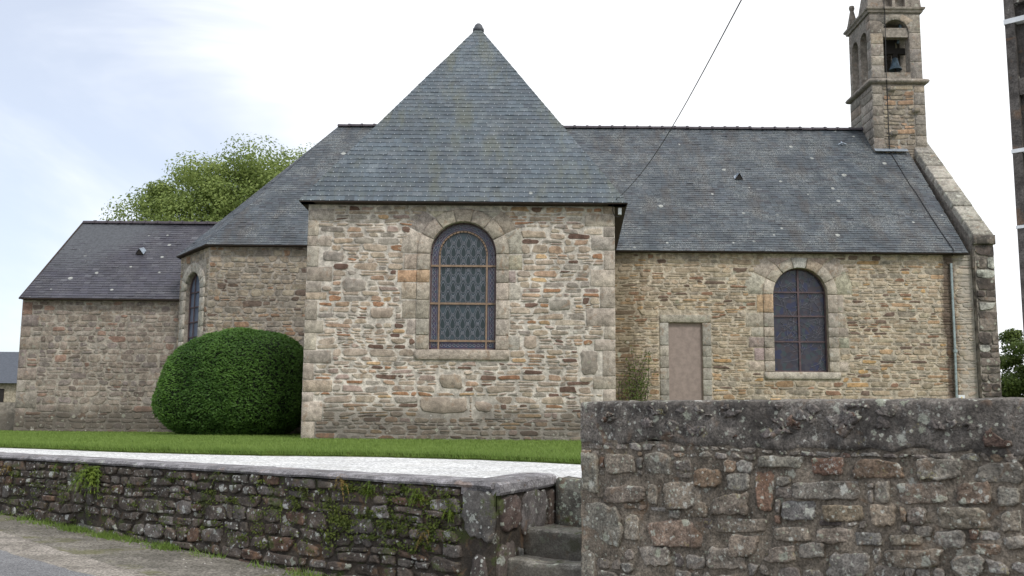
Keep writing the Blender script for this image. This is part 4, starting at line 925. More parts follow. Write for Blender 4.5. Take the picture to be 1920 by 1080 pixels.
# border ornament: wavy cames with little studs
def arc_path(ins, n=60):
    P = []; u0, u1 = wu0 + ins, wu1 - ins; r = (u1 - u0) / 2
    v = wv0 + .1
    while v < wvs: P.append(((u0, v), (1, 0))); v += .045
    m_ = int(pi * r / .045)
    for i in range(m_ + 1): a = pi - pi * i / m_; P.append((((u0 + u1) / 2 + r * math.cos(a), wvs + r * math.sin(a)), (-math.cos(a), -math.sin(a))))
    v = wvs
    while v > wv0 + .1: P.append(((u1, v), (-1, 0))); v -= .045
    return P
for sg in (-1, 1):
    P = arc_path(bd * .5 - .01); line(lead, fw, [(p[0] + n_[0] * .035 * sg * math.sin(i * 1.25), p[1] + n_[1] * .035 * sg * math.sin(i * 1.25)) for i, (p, n_) in enumerate(P)], .010, wd + .006, .008)
for ins in (.045, .155): P = arc_path(ins); line(lead, fw, [p for p, _ in P], .011, wd + .005, .008)
x = wu0 + .1
while x < wu1 - .1: line(lead, fw, [(x + .03 * math.cos(2 * pi * k / 6), wv0 + .1 + .03 * math.sin(2 * pi * k / 6)) for k in range(7)], .010, wd + .006, .008); x += .085
o = lead.build('lead_cames', M['lead'], win1); o['kind'] = 'stuff'

wd2 = -.19; fm = MB(); A2 = arch_pts(nu0 + .02, nu1 - .02, nv0 + .02, nvs); line(fm, fn, A2 + [A2[0]], .04, wd2 + .006, .03)
win2 = fm.build('window', M['iron2'], chapel); win2['label'] = 'dark round-headed figured window beside the blocked doorway'
pane(fn, op2, M['g_fig'], 'figured_glass', win2, wd2)
for yp in (547, 592, 640):
    y = at(1504, yp, YN).z + .1; b_ = MB(); line(b_, fn, [(nu0 + .02, y), (nu1 - .02, y)], .04, wd2 + .02, .02); b_.build('glazing_bar', M['iron2'], win2)
for xp in (1501,):
    x = at(xp, 600, YN).x - NX0; b_ = MB(); line(b_, fn, [(x, nv0), (x, nvs + nr * .98)], .05, wd2 + .022, .02); b_.build('glazing_bar', M['iron2'], win2)
lead = MB(); rl = random.Random(12)
for k in range(80):
    x, y = rl.uniform(nu0, nu1), rl.uniform(nv0, nvs + nr); a = rl.choice([0, .3, -.4, 1.2, 1.6, 2.0]) + rl.uniform(-.3, .3); P = [(x, y)]
    for j in range(rl.randint(5, 11)): x += .07 * math.cos(a); y += .07 * math.sin(a); a += rl.uniform(-.2, .4); P.append((x, y))
    for p, q in zip(P[:-1], P[1:]):
        if inside(op2, *p, .03) and inside(op2, *q, .03): line(lead, fn, [p, q], .009, wd2 + .006, .008)
o = lead.build('lead_cames', M['lead2'], win2); o['kind'] = 'stuff'
wd3 = -.15; fm = MB(); A3 = arch_pts(fu0 + .02, fu1 - .02, f0 + .02, fs); line(fm, ff, A3 + [A3[0]], .04, wd3 + .006, .03)
win3 = fm.build('window', M['iron2'], chapel); win3['label'] = 'pale narrow-looking apse window seen from the side above the bush'
pane(ff, op3, M['g_sky'], 'pale_glass', win3, wd3)
for k in range(1, 6): b_ = MB(); line(b_, ff, [(fu0 + .02, f0 + k * .42), (fu1 - .02, f0 + k * .42)], .03, wd3 + .02, .02); b_.build('glazing_bar', M['iron2'], win3)
for x in (fu0 + .33, fu0 + .67): b_ = MB(); line(b_, ff, [(x, f0), (x, fs + .45)], .03, wd3 + .02, .02); b_.build('glazing_bar', M['iron2'], win3)

flush_stones(K, 300, 'small_stones')

# ------------------------------------------------------------------ bell
bell = tag(empty('bell', (12.13, 30.9, zb)), 'small verdigris bell hanging in the open belfry of the turret', 'bell')
q = at(1680, 134, 30.7); bx, bz = q.x, q.z + .06
bell.location = (bx, 30.75, bz); bell.scale = (.85, .85, .85)
mb = MB(); mb.lathe((0, 0, 0), [(.0, .50), (.06, .50), (.10, .44), (.13, .30), (.17, .14), (.24, .02), (.25, 0), (.22, .0), (.15, .12), (.1, .3)], 20); mb.build('bell_body', M['bronze'], bell, True)
mb = MB(); mb.box((-.5, -.09, .62), (.5, .09, .84)); mb.box((-.09, -.07, .48), (.09, .07, .62)); mb.box((-.32, -.06, .84), (.02, .06, 1.15)); mb.build('headstock', M['oak'], bell)
mb = MB(); mb.tube([(.02, -.5, 1.75), (.02, -.46, 1.2), (.02, -.3, .95)], .035, 6); mb.box((-.02, -.62, 1.2), (.06, -.56, 1.62)); mb.build('iron_strap', M['bronze'], bell)
mb = MB(); mb.tube([(0, 0, .3), (0, 0, -.04)], [.02, .045], 8); mb.build('clapper', M['oak'], bell)

# ------------------------------------------------------------------ low wall with coping, stile and roadside wall
def relief_sheet(fr, W_, v0, v1, du, amp, mb=None, flat_top=False, fs_=6.):
    mb = mb or MB(); nu = max(2, int(W_ / du)); nv = max(2, int((v1 - v0) / du)); V = []; T = []
    for j in range(nv + 1):
        for i in range(nu + 1):
            u, v = W_ * i / nu, v0 + (v1 - v0) * j / nv; q = fr.O + fr.U * u + fr.V * v
            V.append(fr(u, v, amp * (noise.noise(q * fs_) + .6 * noise.noise(q * fs_ * 2.7) + .3 * noise.noise(q * fs_ * 6)))); T.append((.2, .18, .16, 0))
    mb.add(V, [(j * (nu + 1) + i, j * (nu + 1) + i + 1, (j + 1) * (nu + 1) + i + 1, (j + 1) * (nu + 1) + i) for j in range(nv) for i in range(nu)], T); return mb
K2 = 'low'
lw = tag(empty('retaining_wall'), 'low dark mossy stone wall holding up the white gravel, with flat coping', 'wall')
LL = 13.0; lo_ = CORNER.copy(); lo_.z = -1.4; ll = Frame(lo_ + LDIR * LL, -LDIR, -LP)      # u runs towards the stile
ztop = -.105 + 1.4
core = relief_sheet(ll, LL, 0, ztop, .07, .012).build('mortar_core', M['low_m'], lw, True)
def ground_cut(u): return low_z(ll(u, 0)) + 1.4 - .08
rnd = random.Random(77)
Bl = [(LL - .34, LL + .1, ztop - .42, ztop), (LL - .32, LL + .1, ztop - .9, ztop - .47), lambda a_, b_: [(0, LL, 0, .27)] if b_ < .3 else []]
dressed(K2, ll, super_poly((LL - .34, ztop - .42), (LL, ztop - .42), (LL, ztop - .01), (LL - .34, ztop - .01), 24, 10, .006, .05), .035, (.17, .16, .15), 'stone', M['low'], lw, own=False, size=1e5, rough=.01)
dressed(K2, ll, super_poly((LL - .32, ztop - .9), (LL, ztop - .9), (LL, ztop - .47), (LL - .32, ztop - .47), 24, 9, .006, .06), .03, (.13, .11, .10), 'stone', M['low'], lw, own=False, size=1e5, rough=.01)
pbig = LL - 8.1
for (s_, w_, a_, b_) in ((6.05, .62, .36, .66), (5.9 + 2.2, .3, .42, .72)):
    u_ = LL - s_; Bl.append((u_, u_ + w_, a_, b_)); dressed(K2, ll, super_poly((u_, a_), (u_ + w_, a_ - .02), (u_ + w_, b_ - .02), (u_, b_), 16, 7, .01, .03), .04, (.19, .185, .17), 'stone', M['low'], lw, own=False, size=1e5, rough=.008)
rubble(K2, ll, LL, ztop, PAL_L, M['low'], lw, ch=(.085, .165), ln=(.18, .52), gap=.004, depth=(.015, .042), n=20, rough=.012, rings=4, seed=81, scale_px=190, split=.15, blocks=Bl, wav=.025, jit=.05, e=7.5, bev=.013)
for s in STONES[K2][:]: pass
# order by closeness as well as size
STONES[K2] = [(s[0] / max(1, (s[2][0][0].xy.length / 9) ** 2) * (1 if s[2][0][0].x > -8.2 else .01), *s[1:]) for s in STONES[K2]]
flush_stones(K2, 300, 'small_stones')
# back half of the core and coping slabs
mb = MB(); B0 = CORNER + GN * .06; e_l = CORNER + LDIR * LL
mb.hexa([(*(B0 + GA * .02)[:2], -1.4), (*(CORNER + GN * .5)[:2], -1.4), (*(e_l + GN * .5)[:2], -1.4), (*(e_l + GN * .06)[:2], -1.4), (*(B0 + GA * .0)[:2], -.13), (*(CORNER + GN * .5)[:2], -.13), (*(e_l + GN * .5)[:2], -.13), (*(e_l + GN * .06)[:2], -.13)], (.1, .09, .08, 0)); mb.build('wall_back', M['low_m'], lw)
def slab(key, O, U, D, l, w, z0, z1, name, mat, par, jit=.008, seg=.12, ramp_=0.):
    """coping slab with slightly worn upper edges; O at the front start"""
    nl = max(2, int(l / seg)); V = []; T = (.22, .21, .21, 0); r = random.Random(int(O.x * 100) + 5)
    sec = [(0, z0), (-.012, z0 + .02), (-.005, z1 - .02), (.02, z1), (w * .5, z1 + .006), (w - .02, z1), (w, z1 - .02), (w, z0)]
    for i in range(nl + 1):
        base = O + U * (l * i / nl)
        for (q, z) in sec:
            nn = noise.noise(Vector((base.x * 5, base.y * 5, q * 7 + z * 9))) * jit; p = base + D * (q + nn); V.append((p.x, p.y, z + nn * .6 + ramp_ * i / nl))
    m = len(sec); Fc = [(i * m + k, i * m + (k + 1) % m, (i + 1) * m + (k + 1) % m, (i + 1) * m + k) for i in range(nl) for k in range(m)] + [tuple(range(m))[::-1], tuple(nl * m + k for k in range(m))]
    c = O + U * l / 2; c.z = z1; return mesh_obj(name, [Vector(v) - c for v in V], Fc, mat, par, [T] * len(V), False, c)
s = 0.02
while s < LL:
    l = random.uniform(.7, 1.25); l = min(l, LL - s)
    slab(K2, CORNER + LDIR * s - LP * .035, LDIR, LP, l - .006, .47, -.096 + random.uniform(-.003, .003), -.048 + random.uniform(-.004, .004), 'coping_slab', M['cop_low'], lw); s += l
# stile flank (return of the low wall), steps and threshold
fk = Frame((CORNER.x, CORNER.y, -1.4), GN, GA)          # u into the churchyard, facing the steps
flank = relief_sheet(fk, .95, 0, ztop, .06, .012).build('return_core', M['low_m'], lw, True)
K3 = 'flank'
for (a_, b_, c_, d_, tt) in ((.36, .78, ztop - .42, ztop - .04, (.16, .145, .14)), (.02, .33, ztop - .36, ztop - .02, (.12, .09, .08)), (.30, .44, ztop - .78, ztop - .46, (.2, .2, .19)), (.02, .27, ztop - .8, ztop - .4, (.12, .1, .09)), (.79, .93, ztop - .4, ztop - .02, (.11, .08, .065))):
    put_stone(K3, 1, 'stone', stone_geo(fk, super_poly((a_, c_), (b_, c_), (b_, d_), (a_, d_), 24, 9, .006, .07), .03, tt, rough=.012, rings=4), M['low'], lw, True)
flush_stones(K3, 10, 'x')
mb = MB(); P = [CORNER + GA * -.0, CORNER + GN * .9, CORNER + GN * .9 - GA * .5, CORNER + LDIR * .5 + GN * .3]
slab(K3, CORNER + GN * .0 + GA * .025 + Vector((0, 0, 0)), GN, -GA, .92, .36, -.150, -.050, 'coping_slab', M['cop_low'], lw, ramp_=.03)

st = tag(empty('stone_stile'), 'worn mossy stone steps and upright threshold in the gap of the wall', 'steps')
def step(o0, o1, z0, z1, name='step', w=.75, skew=0., shift=0.):
    nl = 10; V = []; sec = [(o1, z0), (o0 + .01, z0), (o0, z0 + .03), (o0, z1 - .035), (o0 + .012, z1 - .01), (o0 + .04, z1), ((o0 + o1) / 2, z1 - .008), (o1, z1)]
    for i in range(nl + 1):
        b_ = CORNER + GA * (shift + (w - shift) * i / nl)
        for (q, z) in sec:
            nn = noise.noise(Vector((i * .7, q * 9, z * 9 + o0 * 5))) * .014; wear = -.018 * math.sin(pi * i / nl) if z > z1 - .04 else 0; p = b_ + GN * (q + nn); V.append(Vector((p.x, p.y, z + nn * .6 + wear)))
    m = len(sec); Fc = [(i * m + k, (i + 1) * m + k, (i + 1) * m + (k + 1) % m, i * m + (k + 1) % m) for i in range(nl) for k in range(m)] + [tuple(range(m)), tuple(nl * m + k for k in range(m))[::-1]]
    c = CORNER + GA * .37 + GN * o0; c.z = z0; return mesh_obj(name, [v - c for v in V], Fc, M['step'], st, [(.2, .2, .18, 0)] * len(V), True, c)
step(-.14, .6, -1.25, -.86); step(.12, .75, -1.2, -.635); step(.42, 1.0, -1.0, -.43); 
M['step_lich'] = masonry('lichened_threshold', (.15, .15, .13), lichen=.7, smear=0, base=(.15, .145, .125), dark=.6, moss=.5, lichen_col=(.42, .47, .40), lscale=9)
th = step(.86, 1.08, -.8, -.045, 'threshold_stone', shift=.06); th.data.materials.clear(); th.data.materials.append(M['step_lich'])
# roadside wall
K4 = 'right'
rw = tag(empty('roadside_wall'), 'tall dark lichened stone wall with blackened cement top, right of the steps', 'wall')
WL = 6.0; fr_ = Frame((RC.x, RC.y, -1.3), RDIR, Vector((-.681, -.733, 0))); Hc = .28 + 1.3; Ht = .575 + 1.3
relief_sheet(fr_, WL, 0, Hc + .02, .045, .013).build('mortar_core', M['right_m'], rw, True)
RN = -fr_.N   # into the wall
mb = MB(); w2 = RN * .5
def vz(p, z): return (p.x, p.y, z)
E_ = RC + RDIR * WL
mb.hexa([vz(RC + RN * .03, -1.3), vz(E_ + RN * .03, -1.3), vz(E_ + w2, -1.3), vz(RC + w2, -1.3), vz(RC + RN * .03, .28), vz(E_ + RN * .03, .28), vz(E_ + w2, .28), vz(RC + w2, .28)]); mb.build('wall_back', M['right_m'], rw)
# cement cap: rough block following the wall, closed at its end
def cap_mesh():
    sec = [(.02, Hc - .01), (-.010, Hc + .004)] + [(-.014 + .004 * (k % 2), Hc + .004 + (Ht - Hc - .012) * k / 11) for k in range(1, 11)] + [(-.008, Ht - .010), (.006, Ht + .001), (.06, Ht + .006), (.13, Ht + .010), (.21, Ht + .012), (.3, Ht + .014), (.4, Ht + .008), (.48, Ht), (.5, Ht - .04), (.5, Hc)]
    V = []; nl = 330; m = len(sec)
    for i in range(nl + 1):
        u = WL * i / nl
        for j, (q, z) in enumerate(sec):
            p = Vector((u * 6, q * 8, z * 8)); nn = noise.noise(p) * .013 + noise.noise(p * 2.7) * .010 + noise.noise(p * 6.5) * .007
            V.append(fr_(u + (nn * .8 if i == 0 else nn * .3), z + nn * .55 + (.045 * noise.noise(Vector((u * 2.2, 3, 3))) + .03 * noise.noise(Vector((u * 7, 5, 3)))) * max(0, 1 - j / 7) * (j < 14), -q + nn))
    Fc = [(i * m + k, (i + 1) * m + k, (i + 1) * m + (k + 1) % m, i * m + (k + 1) % m) for i in range(nl) for k in range(m)]; Fc = [f[::-1] for f in Fc]
    Fc += [tuple(range(m)), tuple(nl * m + k for k in range(m))[::-1]]
    return mesh_obj('wall_cap', V, Fc, M['cap'], rw, [(.1, .09, .09, 0)] * len(V), True)
cap_mesh()
def pxu(px, py):   # point of the photograph on this wall's face, as (u, v)
    n_ = fr_.N; d = at(px, py, 10.) - Vector((0, 0, EYE)); o = Vector((0, 0, EYE)); p = o + d * ((RC - o).dot(n_) / d.dot(n_)); p = p - Vector((RC.x, RC.y, -1.3)); return (p.dot(fr_.U), p.z)
# stones that can be read one by one in the photograph (corner pixels: left, top, right, bottom, colour)
hand = [(1087, 850, 1124, 930, (.21, .20, .17)), (1087, 946, 1168, 1024, (.20, .19, .165)), (1088, 1030, 1118, 1090, (.19, .175, .15)), (1172, 966, 1200, 1018, (.21, .185, .155)),
        (1136, 852, 1194, 886, (.20, .17, .14)), (1206, 852, 1262, 894, (.20, .185, .16)), (1300, 878, 1356, 910, (.24, .16, .10)), (1362, 884, 1406, 920, (.24, .23, .21)), (1415, 884, 1450, 968, (.21, .12, .08)),
        (1242, 904, 1322, 952, (.22, .185, .15)), (1332, 924, 1412, 966, (.21, .175, .145)), (1206, 980, 1318, 1030, (.22, .155, .12)), (1190, 1024, 1264, 1062, (.21, .185, .165)), (1326, 1022, 1402, 1068, (.22, .19, .165)),
        (1490, 900, 1624, 936, (.17, .155, .14)), (1522, 856, 1582, 890, (.20, .105, .07)), (1598, 862, 1700, 900, (.20, .135, .09)), (1712, 860, 1808, 898, (.18, .165, .145)), (1818, 868, 1925, 905, (.18, .165, .145)),
        (1466, 942, 1532, 974, (.15, .145, .15)), (1540, 948, 1622, 976, (.20, .16, .11)), (1630, 946, 1684, 988, (.21, .17, .13)), (1704, 956, 1740, 984, (.15, .125, .11)), (1756, 950, 1862, 992, (.19, .165, .13)),
        (1448, 990, 1522, 1012, (.20, .17, .14)), (1528, 992, 1600, 1018, (.20, .165, .14)), (1604, 1000, 1652, 1022, (.17, .165, .16)), (1660, 1004, 1734, 1022, (.20, .17, .13)), (1752, 998, 1816, 1026, (.22, .205, .19)),
        (1550, 1030, 1636, 1080, (.19, .18, .175)), (1656, 1028, 1772, 1062, (.21, .175, .14)), (1778, 1038, 1846, 1084, (.19, .18, .165)), (1434, 1022, 1492, 1052, (.20, .165, .14)), (1498, 1020, 1548, 1048, (.18, .165, .15)),
        (1368, 1004, 1430, 1044, (.20, .16, .13)), (1872, 912, 1912, 950, (.19, .18, .16)), (1876, 956, 1916, 998, (.2, .175, .145)), (1880, 1006, 1925, 1030, (.2, .18, .16)), (1790, 905, 1866, 944, (.17, .12, .09)), (1680, 905, 1780, 944, (.17, .135, .11)),
        (1130, 912, 1212, 944, (.20, .165, .14)), (1216, 906, 1234, 946, (.21, .19, .16)), (1642, 902, 1672, 940, (.2, .18, .155)), (1254, 956, 1276, 972, (.19, .18, .165)), (1420, 852, 1510, 878, (.21, .20, .17)), (1280, 940, 1326, 970, (.2, .16, .12)), (1340, 972, 1440, 998, (.19, .16, .13))]
Br = []
for (x0, y0, x1, y1, tt) in hand:
    g_ = sum(tt) / 3; tt = tuple((q * .7 + g_ * .3) * 1.25 * k_ for q, k_ in zip(tt, (1.04, 1.0, .92)))
    c = [pxu(x0, y1), pxu(x1, y1), pxu(x1, y0), pxu(x0, y0)]; us = [p[0] for p in c]; vs_ = [p[1] for p in c]
    Br.append((min(us), max(us), min(vs_), max(vs_)))
    put_stone(K4, 1e5, 'stone', stone_geo(fr_, [(max(.012, a_), b_) for a_, b_ in super_poly(*c, 28, random.uniform(6, 10), -.005, .055)], random.uniform(.012, .026), tt, rough=.012, rings=4, bev=.012, tilt=.10), M['right'], rw, True)
rubble(K4, fr_, WL, Hc - .005, PAL_R, M['right'], rw, ch=(.05, .10), ln=(.08, .24), gap=.003, depth=(.006, .018), n=20, rough=.009, rings=4, seed=91, scale_px=300, split=.0, blocks=Br + [(0, WL, 0, .25)], wav=.012, jit=.05, e=5, bev=.010, v0=.25)
# thin stones under the cap and stones showing through the cap
u = 0.0
for i in range(95):
    w = random.uniform(.07, .24); vv = Hc + random.uniform(.02, .24); uu = random.uniform(.1, WL - .2)
    po = super_poly((uu, vv), (uu + w, vv), (uu + w, vv + w * .45), (uu, vv + w * .45), 20, 4, .004, .14); po = [(a_, min(b_, Ht - .02)) for a_, b_ in po]
    put_stone(K4, 5e3, 'stone', stone_geo(fr_, po, random.uniform(.022, .033), pick([(2, (.13, .115, .105)), (2, (.17, .15, .14)), (.7, (.15, .10, .08))]), rough=.016, rings=4, bev=.014), M['right'], rw)
flush_stones(K4, 250, 'small_stones')
fe_ = Frame((RC.x, RC.y, -1.3), RN, -RDIR); relief_sheet(fe_, .5, 0, Hc, .06, .008).build('wall_end', M['right_m'], rw, True)

# ------------------------------------------------------------------ plants
def leaves_obj(name, P, Nn, size, mat, parent=None, tintv=None, asp=.55, up=.0):
    """quads scattered at P facing roughly Nn"""
    n = len(P); r1 = rng.normal(0, 1, (n, 3)); nn = Nn + r1 * .55; nn /= np.linalg.norm(nn, axis=1)[:, None] + 1e-9
    t = np.cross(nn, rng.normal(0, 1, (n, 3)) + np.array([0, 0, up])); t /= np.linalg.norm(t, axis=1)[:, None] + 1e-9; b = np.cross(nn, t); s = np.broadcast_to(size, (n,))[:, None]
    V = np.empty((n, 4, 3)); V[:, 0] = P - t * s * .5; V[:, 1] = P + b * s * asp * .5; V[:, 2] = P + t * s * .5; V[:, 3] = P - b * s * asp * .5
    me = bpy.data.meshes.new(name); me.vertices.add(n * 4); me.vertices.foreach_set('co', V.ravel()); me.loops.add(n * 4); me.loops.foreach_set('vertex_index', np.arange(n * 4, dtype=np.int32))
    me.polygons.add(n); me.polygons.foreach_set('loop_start', np.arange(0, n * 4, 4, dtype=np.int32)); me.update(); me.materials.append(mat)
    tv = np.repeat(rng.uniform(0, 1, n) if tintv is None else tintv, 4); c = np.c_[tv, tv, tv, np.ones(n * 4)].astype(np.float32)
    me.color_attributes.new('tint', 'FLOAT_COLOR', 'POINT').data.foreach_set('color', c.ravel())
    o = bpy.data.objects.new(name, me); COL.objects.link(o)
    if parent: o.parent = parent
    return o
def sph(n):
    v = rng.normal(0, 1, (n, 3)); return v / np.linalg.norm(v, axis=1)[:, None]
# clipped bush
bush = tag(empty('clipped_bush', (-6.85, 24.6, 0)), 'big dark green clipped evergreen bush, rounded, on the lawn left of the wing', 'bush')
def bush_r(d):   # radius along unit directions, local to (−6.85, 24.6, 1.15)
    x, y, z = d[:, 0], d[:, 1], d[:, 2]; e = 3.1
    r = (np.abs(x / 1.80) ** e + np.abs(y / 1.65) ** e + np.abs(z / np.where(z > 0, 1.40, 1.28)) ** e) ** (-1 / e)
    r *= 1 - .21 * np.clip(-x, 0, 1) * np.clip(z + .15, 0, 1) * 1.5 - .06 * np.clip(x, 0, 1) * np.clip(-z, 0, 1)
    return r
n = 75000; d = sph(n); nzv = np.array([noise.noise(Vector(q) * 3.2) + .5 * noise.noise(Vector(q) * 8.) for q in d[:n:1]]) * .06
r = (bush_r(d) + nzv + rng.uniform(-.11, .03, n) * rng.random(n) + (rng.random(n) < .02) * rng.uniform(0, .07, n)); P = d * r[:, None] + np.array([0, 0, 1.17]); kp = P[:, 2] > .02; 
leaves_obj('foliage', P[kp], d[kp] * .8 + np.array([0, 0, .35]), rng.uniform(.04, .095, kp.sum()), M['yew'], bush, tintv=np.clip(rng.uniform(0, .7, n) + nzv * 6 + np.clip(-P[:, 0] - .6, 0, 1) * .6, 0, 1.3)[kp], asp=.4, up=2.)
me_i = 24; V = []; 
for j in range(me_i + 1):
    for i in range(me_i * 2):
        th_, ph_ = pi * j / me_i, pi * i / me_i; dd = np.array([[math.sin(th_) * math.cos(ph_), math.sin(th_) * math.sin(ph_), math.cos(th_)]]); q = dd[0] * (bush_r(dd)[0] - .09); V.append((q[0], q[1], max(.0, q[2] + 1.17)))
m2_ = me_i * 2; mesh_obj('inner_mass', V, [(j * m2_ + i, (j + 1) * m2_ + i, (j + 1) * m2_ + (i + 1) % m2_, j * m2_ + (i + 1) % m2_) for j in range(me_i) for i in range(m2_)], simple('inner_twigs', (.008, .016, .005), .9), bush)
# trees
def tree(name, base, crown_c, crown_r, nclump, nleaf, mat, label, leaf=.2, seed=1, hole=0.25):
    t = tag(empty(name, base), label, 'tree'); r = random.Random(seed); cc = Vector(crown_c) - Vector(base); R = Vector(crown_r)
    mb = MB(); h = cc.z; mb.tube([(0, 0, 0), (.1, 0, h * .3), (0, .1, h * .6), (cc.x * .6, cc.y * .5, h * 1.1)], [.38, .30, .24, .1], 8)
    mb.build('trunk', M['bark'], t, True)
    cl = []
    for k in range(nclump):
        d_ = Vector((r.gauss(0, 1), r.gauss(0, 1), r.gauss(0, 1))).normalized(); rr = r.uniform(.35, 1.0) ** .6
        cl.append((cc + Vector((d_.x * R.x, d_.y * R.y, d_.z * R.z)) * rr * .86, r.uniform(.10, .27) * min(R)))
    for k, (c, s_) in enumerate(cl[:14]):
        m3 = MB(); p0 = Vector((cc.x * .2, 0, h * .45 + r.uniform(0, h * .3))); m3.tube([p0, p0.lerp(c, .5) + Vector((r.uniform(-.3, .3), 0, .3)), c], [.13, .08, .03], 6); m3.build('branch', M['bark'], t, True)
    Ps, Ns, Ts = [], [], []
    for (c, s_) in cl:
        m_ = int(nleaf / nclump * r.uniform(.6, 1.4)); d = sph(m_); rad = s_ * rng.uniform(.3, 1.15, m_) ** .7; ax = np.array([1.25, 1.1, .75])
        Ps.append(d * rad[:, None] * ax + np.array(c)); Ns.append(d + np.array([0, 0, .5])); Ts.append(np.clip(rng.uniform(0, .7, m_) + r.uniform(-.1, .35), 0, 1))
    P = np.concatenate(Ps)
    leaves_obj('crown', P, np.concatenate(Ns), rng.uniform(leaf * .6, leaf * 1.3, len(P)), mat, t, np.concatenate(Ts), asp=.62)
    return t
tree('leafy_tree', (-12.2, 45, -.1), (-11.3, 45, 8.0), (7.9, 5, 5.3), 230, 210000, M['oakleaf'], 'light green leafy tree rising behind the annex roof', leaf=.135, seed=12)
tree('roadside_tree', (20.5, 38, -.1), (21.0, 38, 2.0), (3.0, 2.4, 3.0), 120, 95000, M['darkleaf'], 'dark green tree past the gable end by the concrete pole', leaf=.11, seed=6)
# ferns and wall plants
def frond(mb, base, d, l, droop, wdt, t):
    d = Vector(d).normalized(); s_ = d.cross(Vector((0, 0, 1))).normalized(); n_ = 7; prev = None
    for i in range(n_):
        f = i / n_; p = Vector(base) + d * l * f + Vector((0, 0, .35 * l * math.sin(f * pi) - droop * f * f * l)); q = wdt * (1 - f) * (.55 + .45 * math.sin(f * pi))
        nx = Vector(base) + d * l * (f + 1 / n_) + Vector((0, 0, .35 * l * math.sin((f + 1 / n_) * pi) - droop * (f + 1 / n_) ** 2 * l)); m_ = p.lerp(nx, .5)
        for sg in (-1, 1): mb.add([p, p + s_ * sg * q + (nx - p) * .8, m_ + s_ * sg * q * .2], [(0, 1, 2)], [(t, t, t, 1)] * 3)
        mb.add([p - s_ * .003, p + s_ * .003, nx], [(0, 1, 2)], [(t, t, t, 1)] * 3)
def fern(u, v, size, nf, mat, label, name='fern', group=None, seed=0):
    r = random.Random(seed); p = ll(u, v, .03); e_ = tag(empty(name, p), label, 'fern', group); mb = MB()
    for k in range(nf):
        a = r.uniform(-1.25, 1.25); d_ = ll.N * math.cos(a) + ll.U * math.sin(a) + Vector((0, 0, r.uniform(-.3, .9)))
        frond(mb, ll.U * r.uniform(-.04, .04) + Vector((0, 0, r.uniform(-.05, .05))), d_, size * r.uniform(.5, 1.1), r.uniform(.1, .8), size * .26, r.uniform(0, 1))
    mb.build('fronds', mat, e_); return e_
def lpx(px, py):
    n_ = ll.N; d = at(px, py, 10.) - Vector((0, 0, EYE)); o = Vector((0, 0, EYE)); p = o + d * ((ll.O - o).dot(n_) / d.dot(n_)); p = p - ll.O; return (p.dot(ll.U), p.z)
fern(*lpx(182, 903), .34, 80, M['fern'], 'largest bright green fern, growing out of the low wall at its left', seed=1)
for i, (px, py, sz, nf, mt, lab) in enumerate([(24, 880, .18, 12, 'dry', 'yellowing fern at the left end of the low wall under the coping'), (112, 880, .15, 9, 'fern', 'small fern just left of the largest fern on the low wall'), (415, 895, .12, 12, 'mossy', 'tiny fern under the coping midway along the low wall'),
        (530, 965, .13, 10, 'fern', 'pale tuft of fern low on the wall left of the moss'), (580, 930, .15, 12, 'mossy', 'dark green fern left of the mossy patch on the low wall'), (645, 905, .15, 12, 'dry', 'yellow-green fern below the coping left of the stile'), (700, 925, .14, 22, 'fern', 'bushy small fern in the mossy patch of the low wall'),
        (790, 935, .15, 26, 'fern', 'pale fern below the coping above the mossy patch'), (850, 965, .12, 20, 'fern', 'bright fern hanging beside the pale lichened corner stone'), (728, 990, .10, 16, 'mossy', 'dark small-leaved fern at the foot of the mossy patch'), (800, 1010, .13, 14, 'dry', 'yellowish fern lowest right on the low wall')]):
    fern(*lpx(px, py), sz, nf, M[mt], lab, seed=10 + i)
# moss and small seedlings in the joints
P, Nv = [], []; r = random.Random(5)
spots = [(r.uniform(0, 640), 0, 0) for _ in range(0)]
for k in range(240):
    if k < 60: px = r.gauss(755, 80); py = r.choice([918, 938, 962, 985, 1008]) + .09 * (px - 755) + r.gauss(0, 4)
    else: px = r.uniform(0, 900); py = 862 + .06 * px + r.uniform(10, 130)
    u_, v_ = lpx(px, py)
    if v_ > ztop - .03 or v_ < ground_cut(u_) + .05 or u_ > LL - .36 or u_ < 1.5: continue
    m_ = r.randint(18, 75) if k < 60 else r.randint(8, 45); w_ = r.uniform(.02, .055)
    c = np.array(ll(u_, v_, .03)); q = rng.normal(0, 1, (m_, 3)) * np.array([w_ * 1.3, w_ * 1.3, w_ * .55]); dn = q @ np.array(ll.N); q -= np.outer(dn, np.array(ll.N)) * .75
    P.append(c + q); Nv.append(np.tile(np.array(ll.N) + np.array([0, 0, .6]), (m_, 1)))
P = np.concatenate(P); o = leaves_obj('wall_moss', P, np.concatenate(Nv), rng.uniform(.014, .036, len(P)), M['mossy'], None, asp=.6); tag(o, 'moss and tiny seedlings filling the joints of the low wall', 'moss', kind='stuff')
# weeds at the wall's foot
xs, ys, zs = [], [], []
for k in range(60):
    t_ = abs(r.gauss(0, 1)) * 1.2 + .2 if k % 2 else r.uniform(1.5, 10); c = CORNER + LDIR * (t_ if k % 2 == 0 else r.choice([5.1, 6.2, 8.6]) + r.uniform(-.5, .5)) - GN * r.uniform(.05, .12); m_ = r.randint(20, 110)
    xs.append(rng.normal(c.x, .09, m_)); ys.append(rng.normal(c.y, .06, m_)); zs.append(np.full(m_, low_z(c) + .0))
xs, ys, zs = map(np.concatenate, (xs, ys, zs)); o = blades('weeds', xs, ys, zs, rng.uniform(.02, .08, len(xs)), np.full(len(xs), .006), M['grassb'], tintv=rng.uniform(0, .7, len(xs)), lean=.7); tag(o, 'weeds and grass sprouting along the foot of the low wall', 'weeds', kind='stuff')
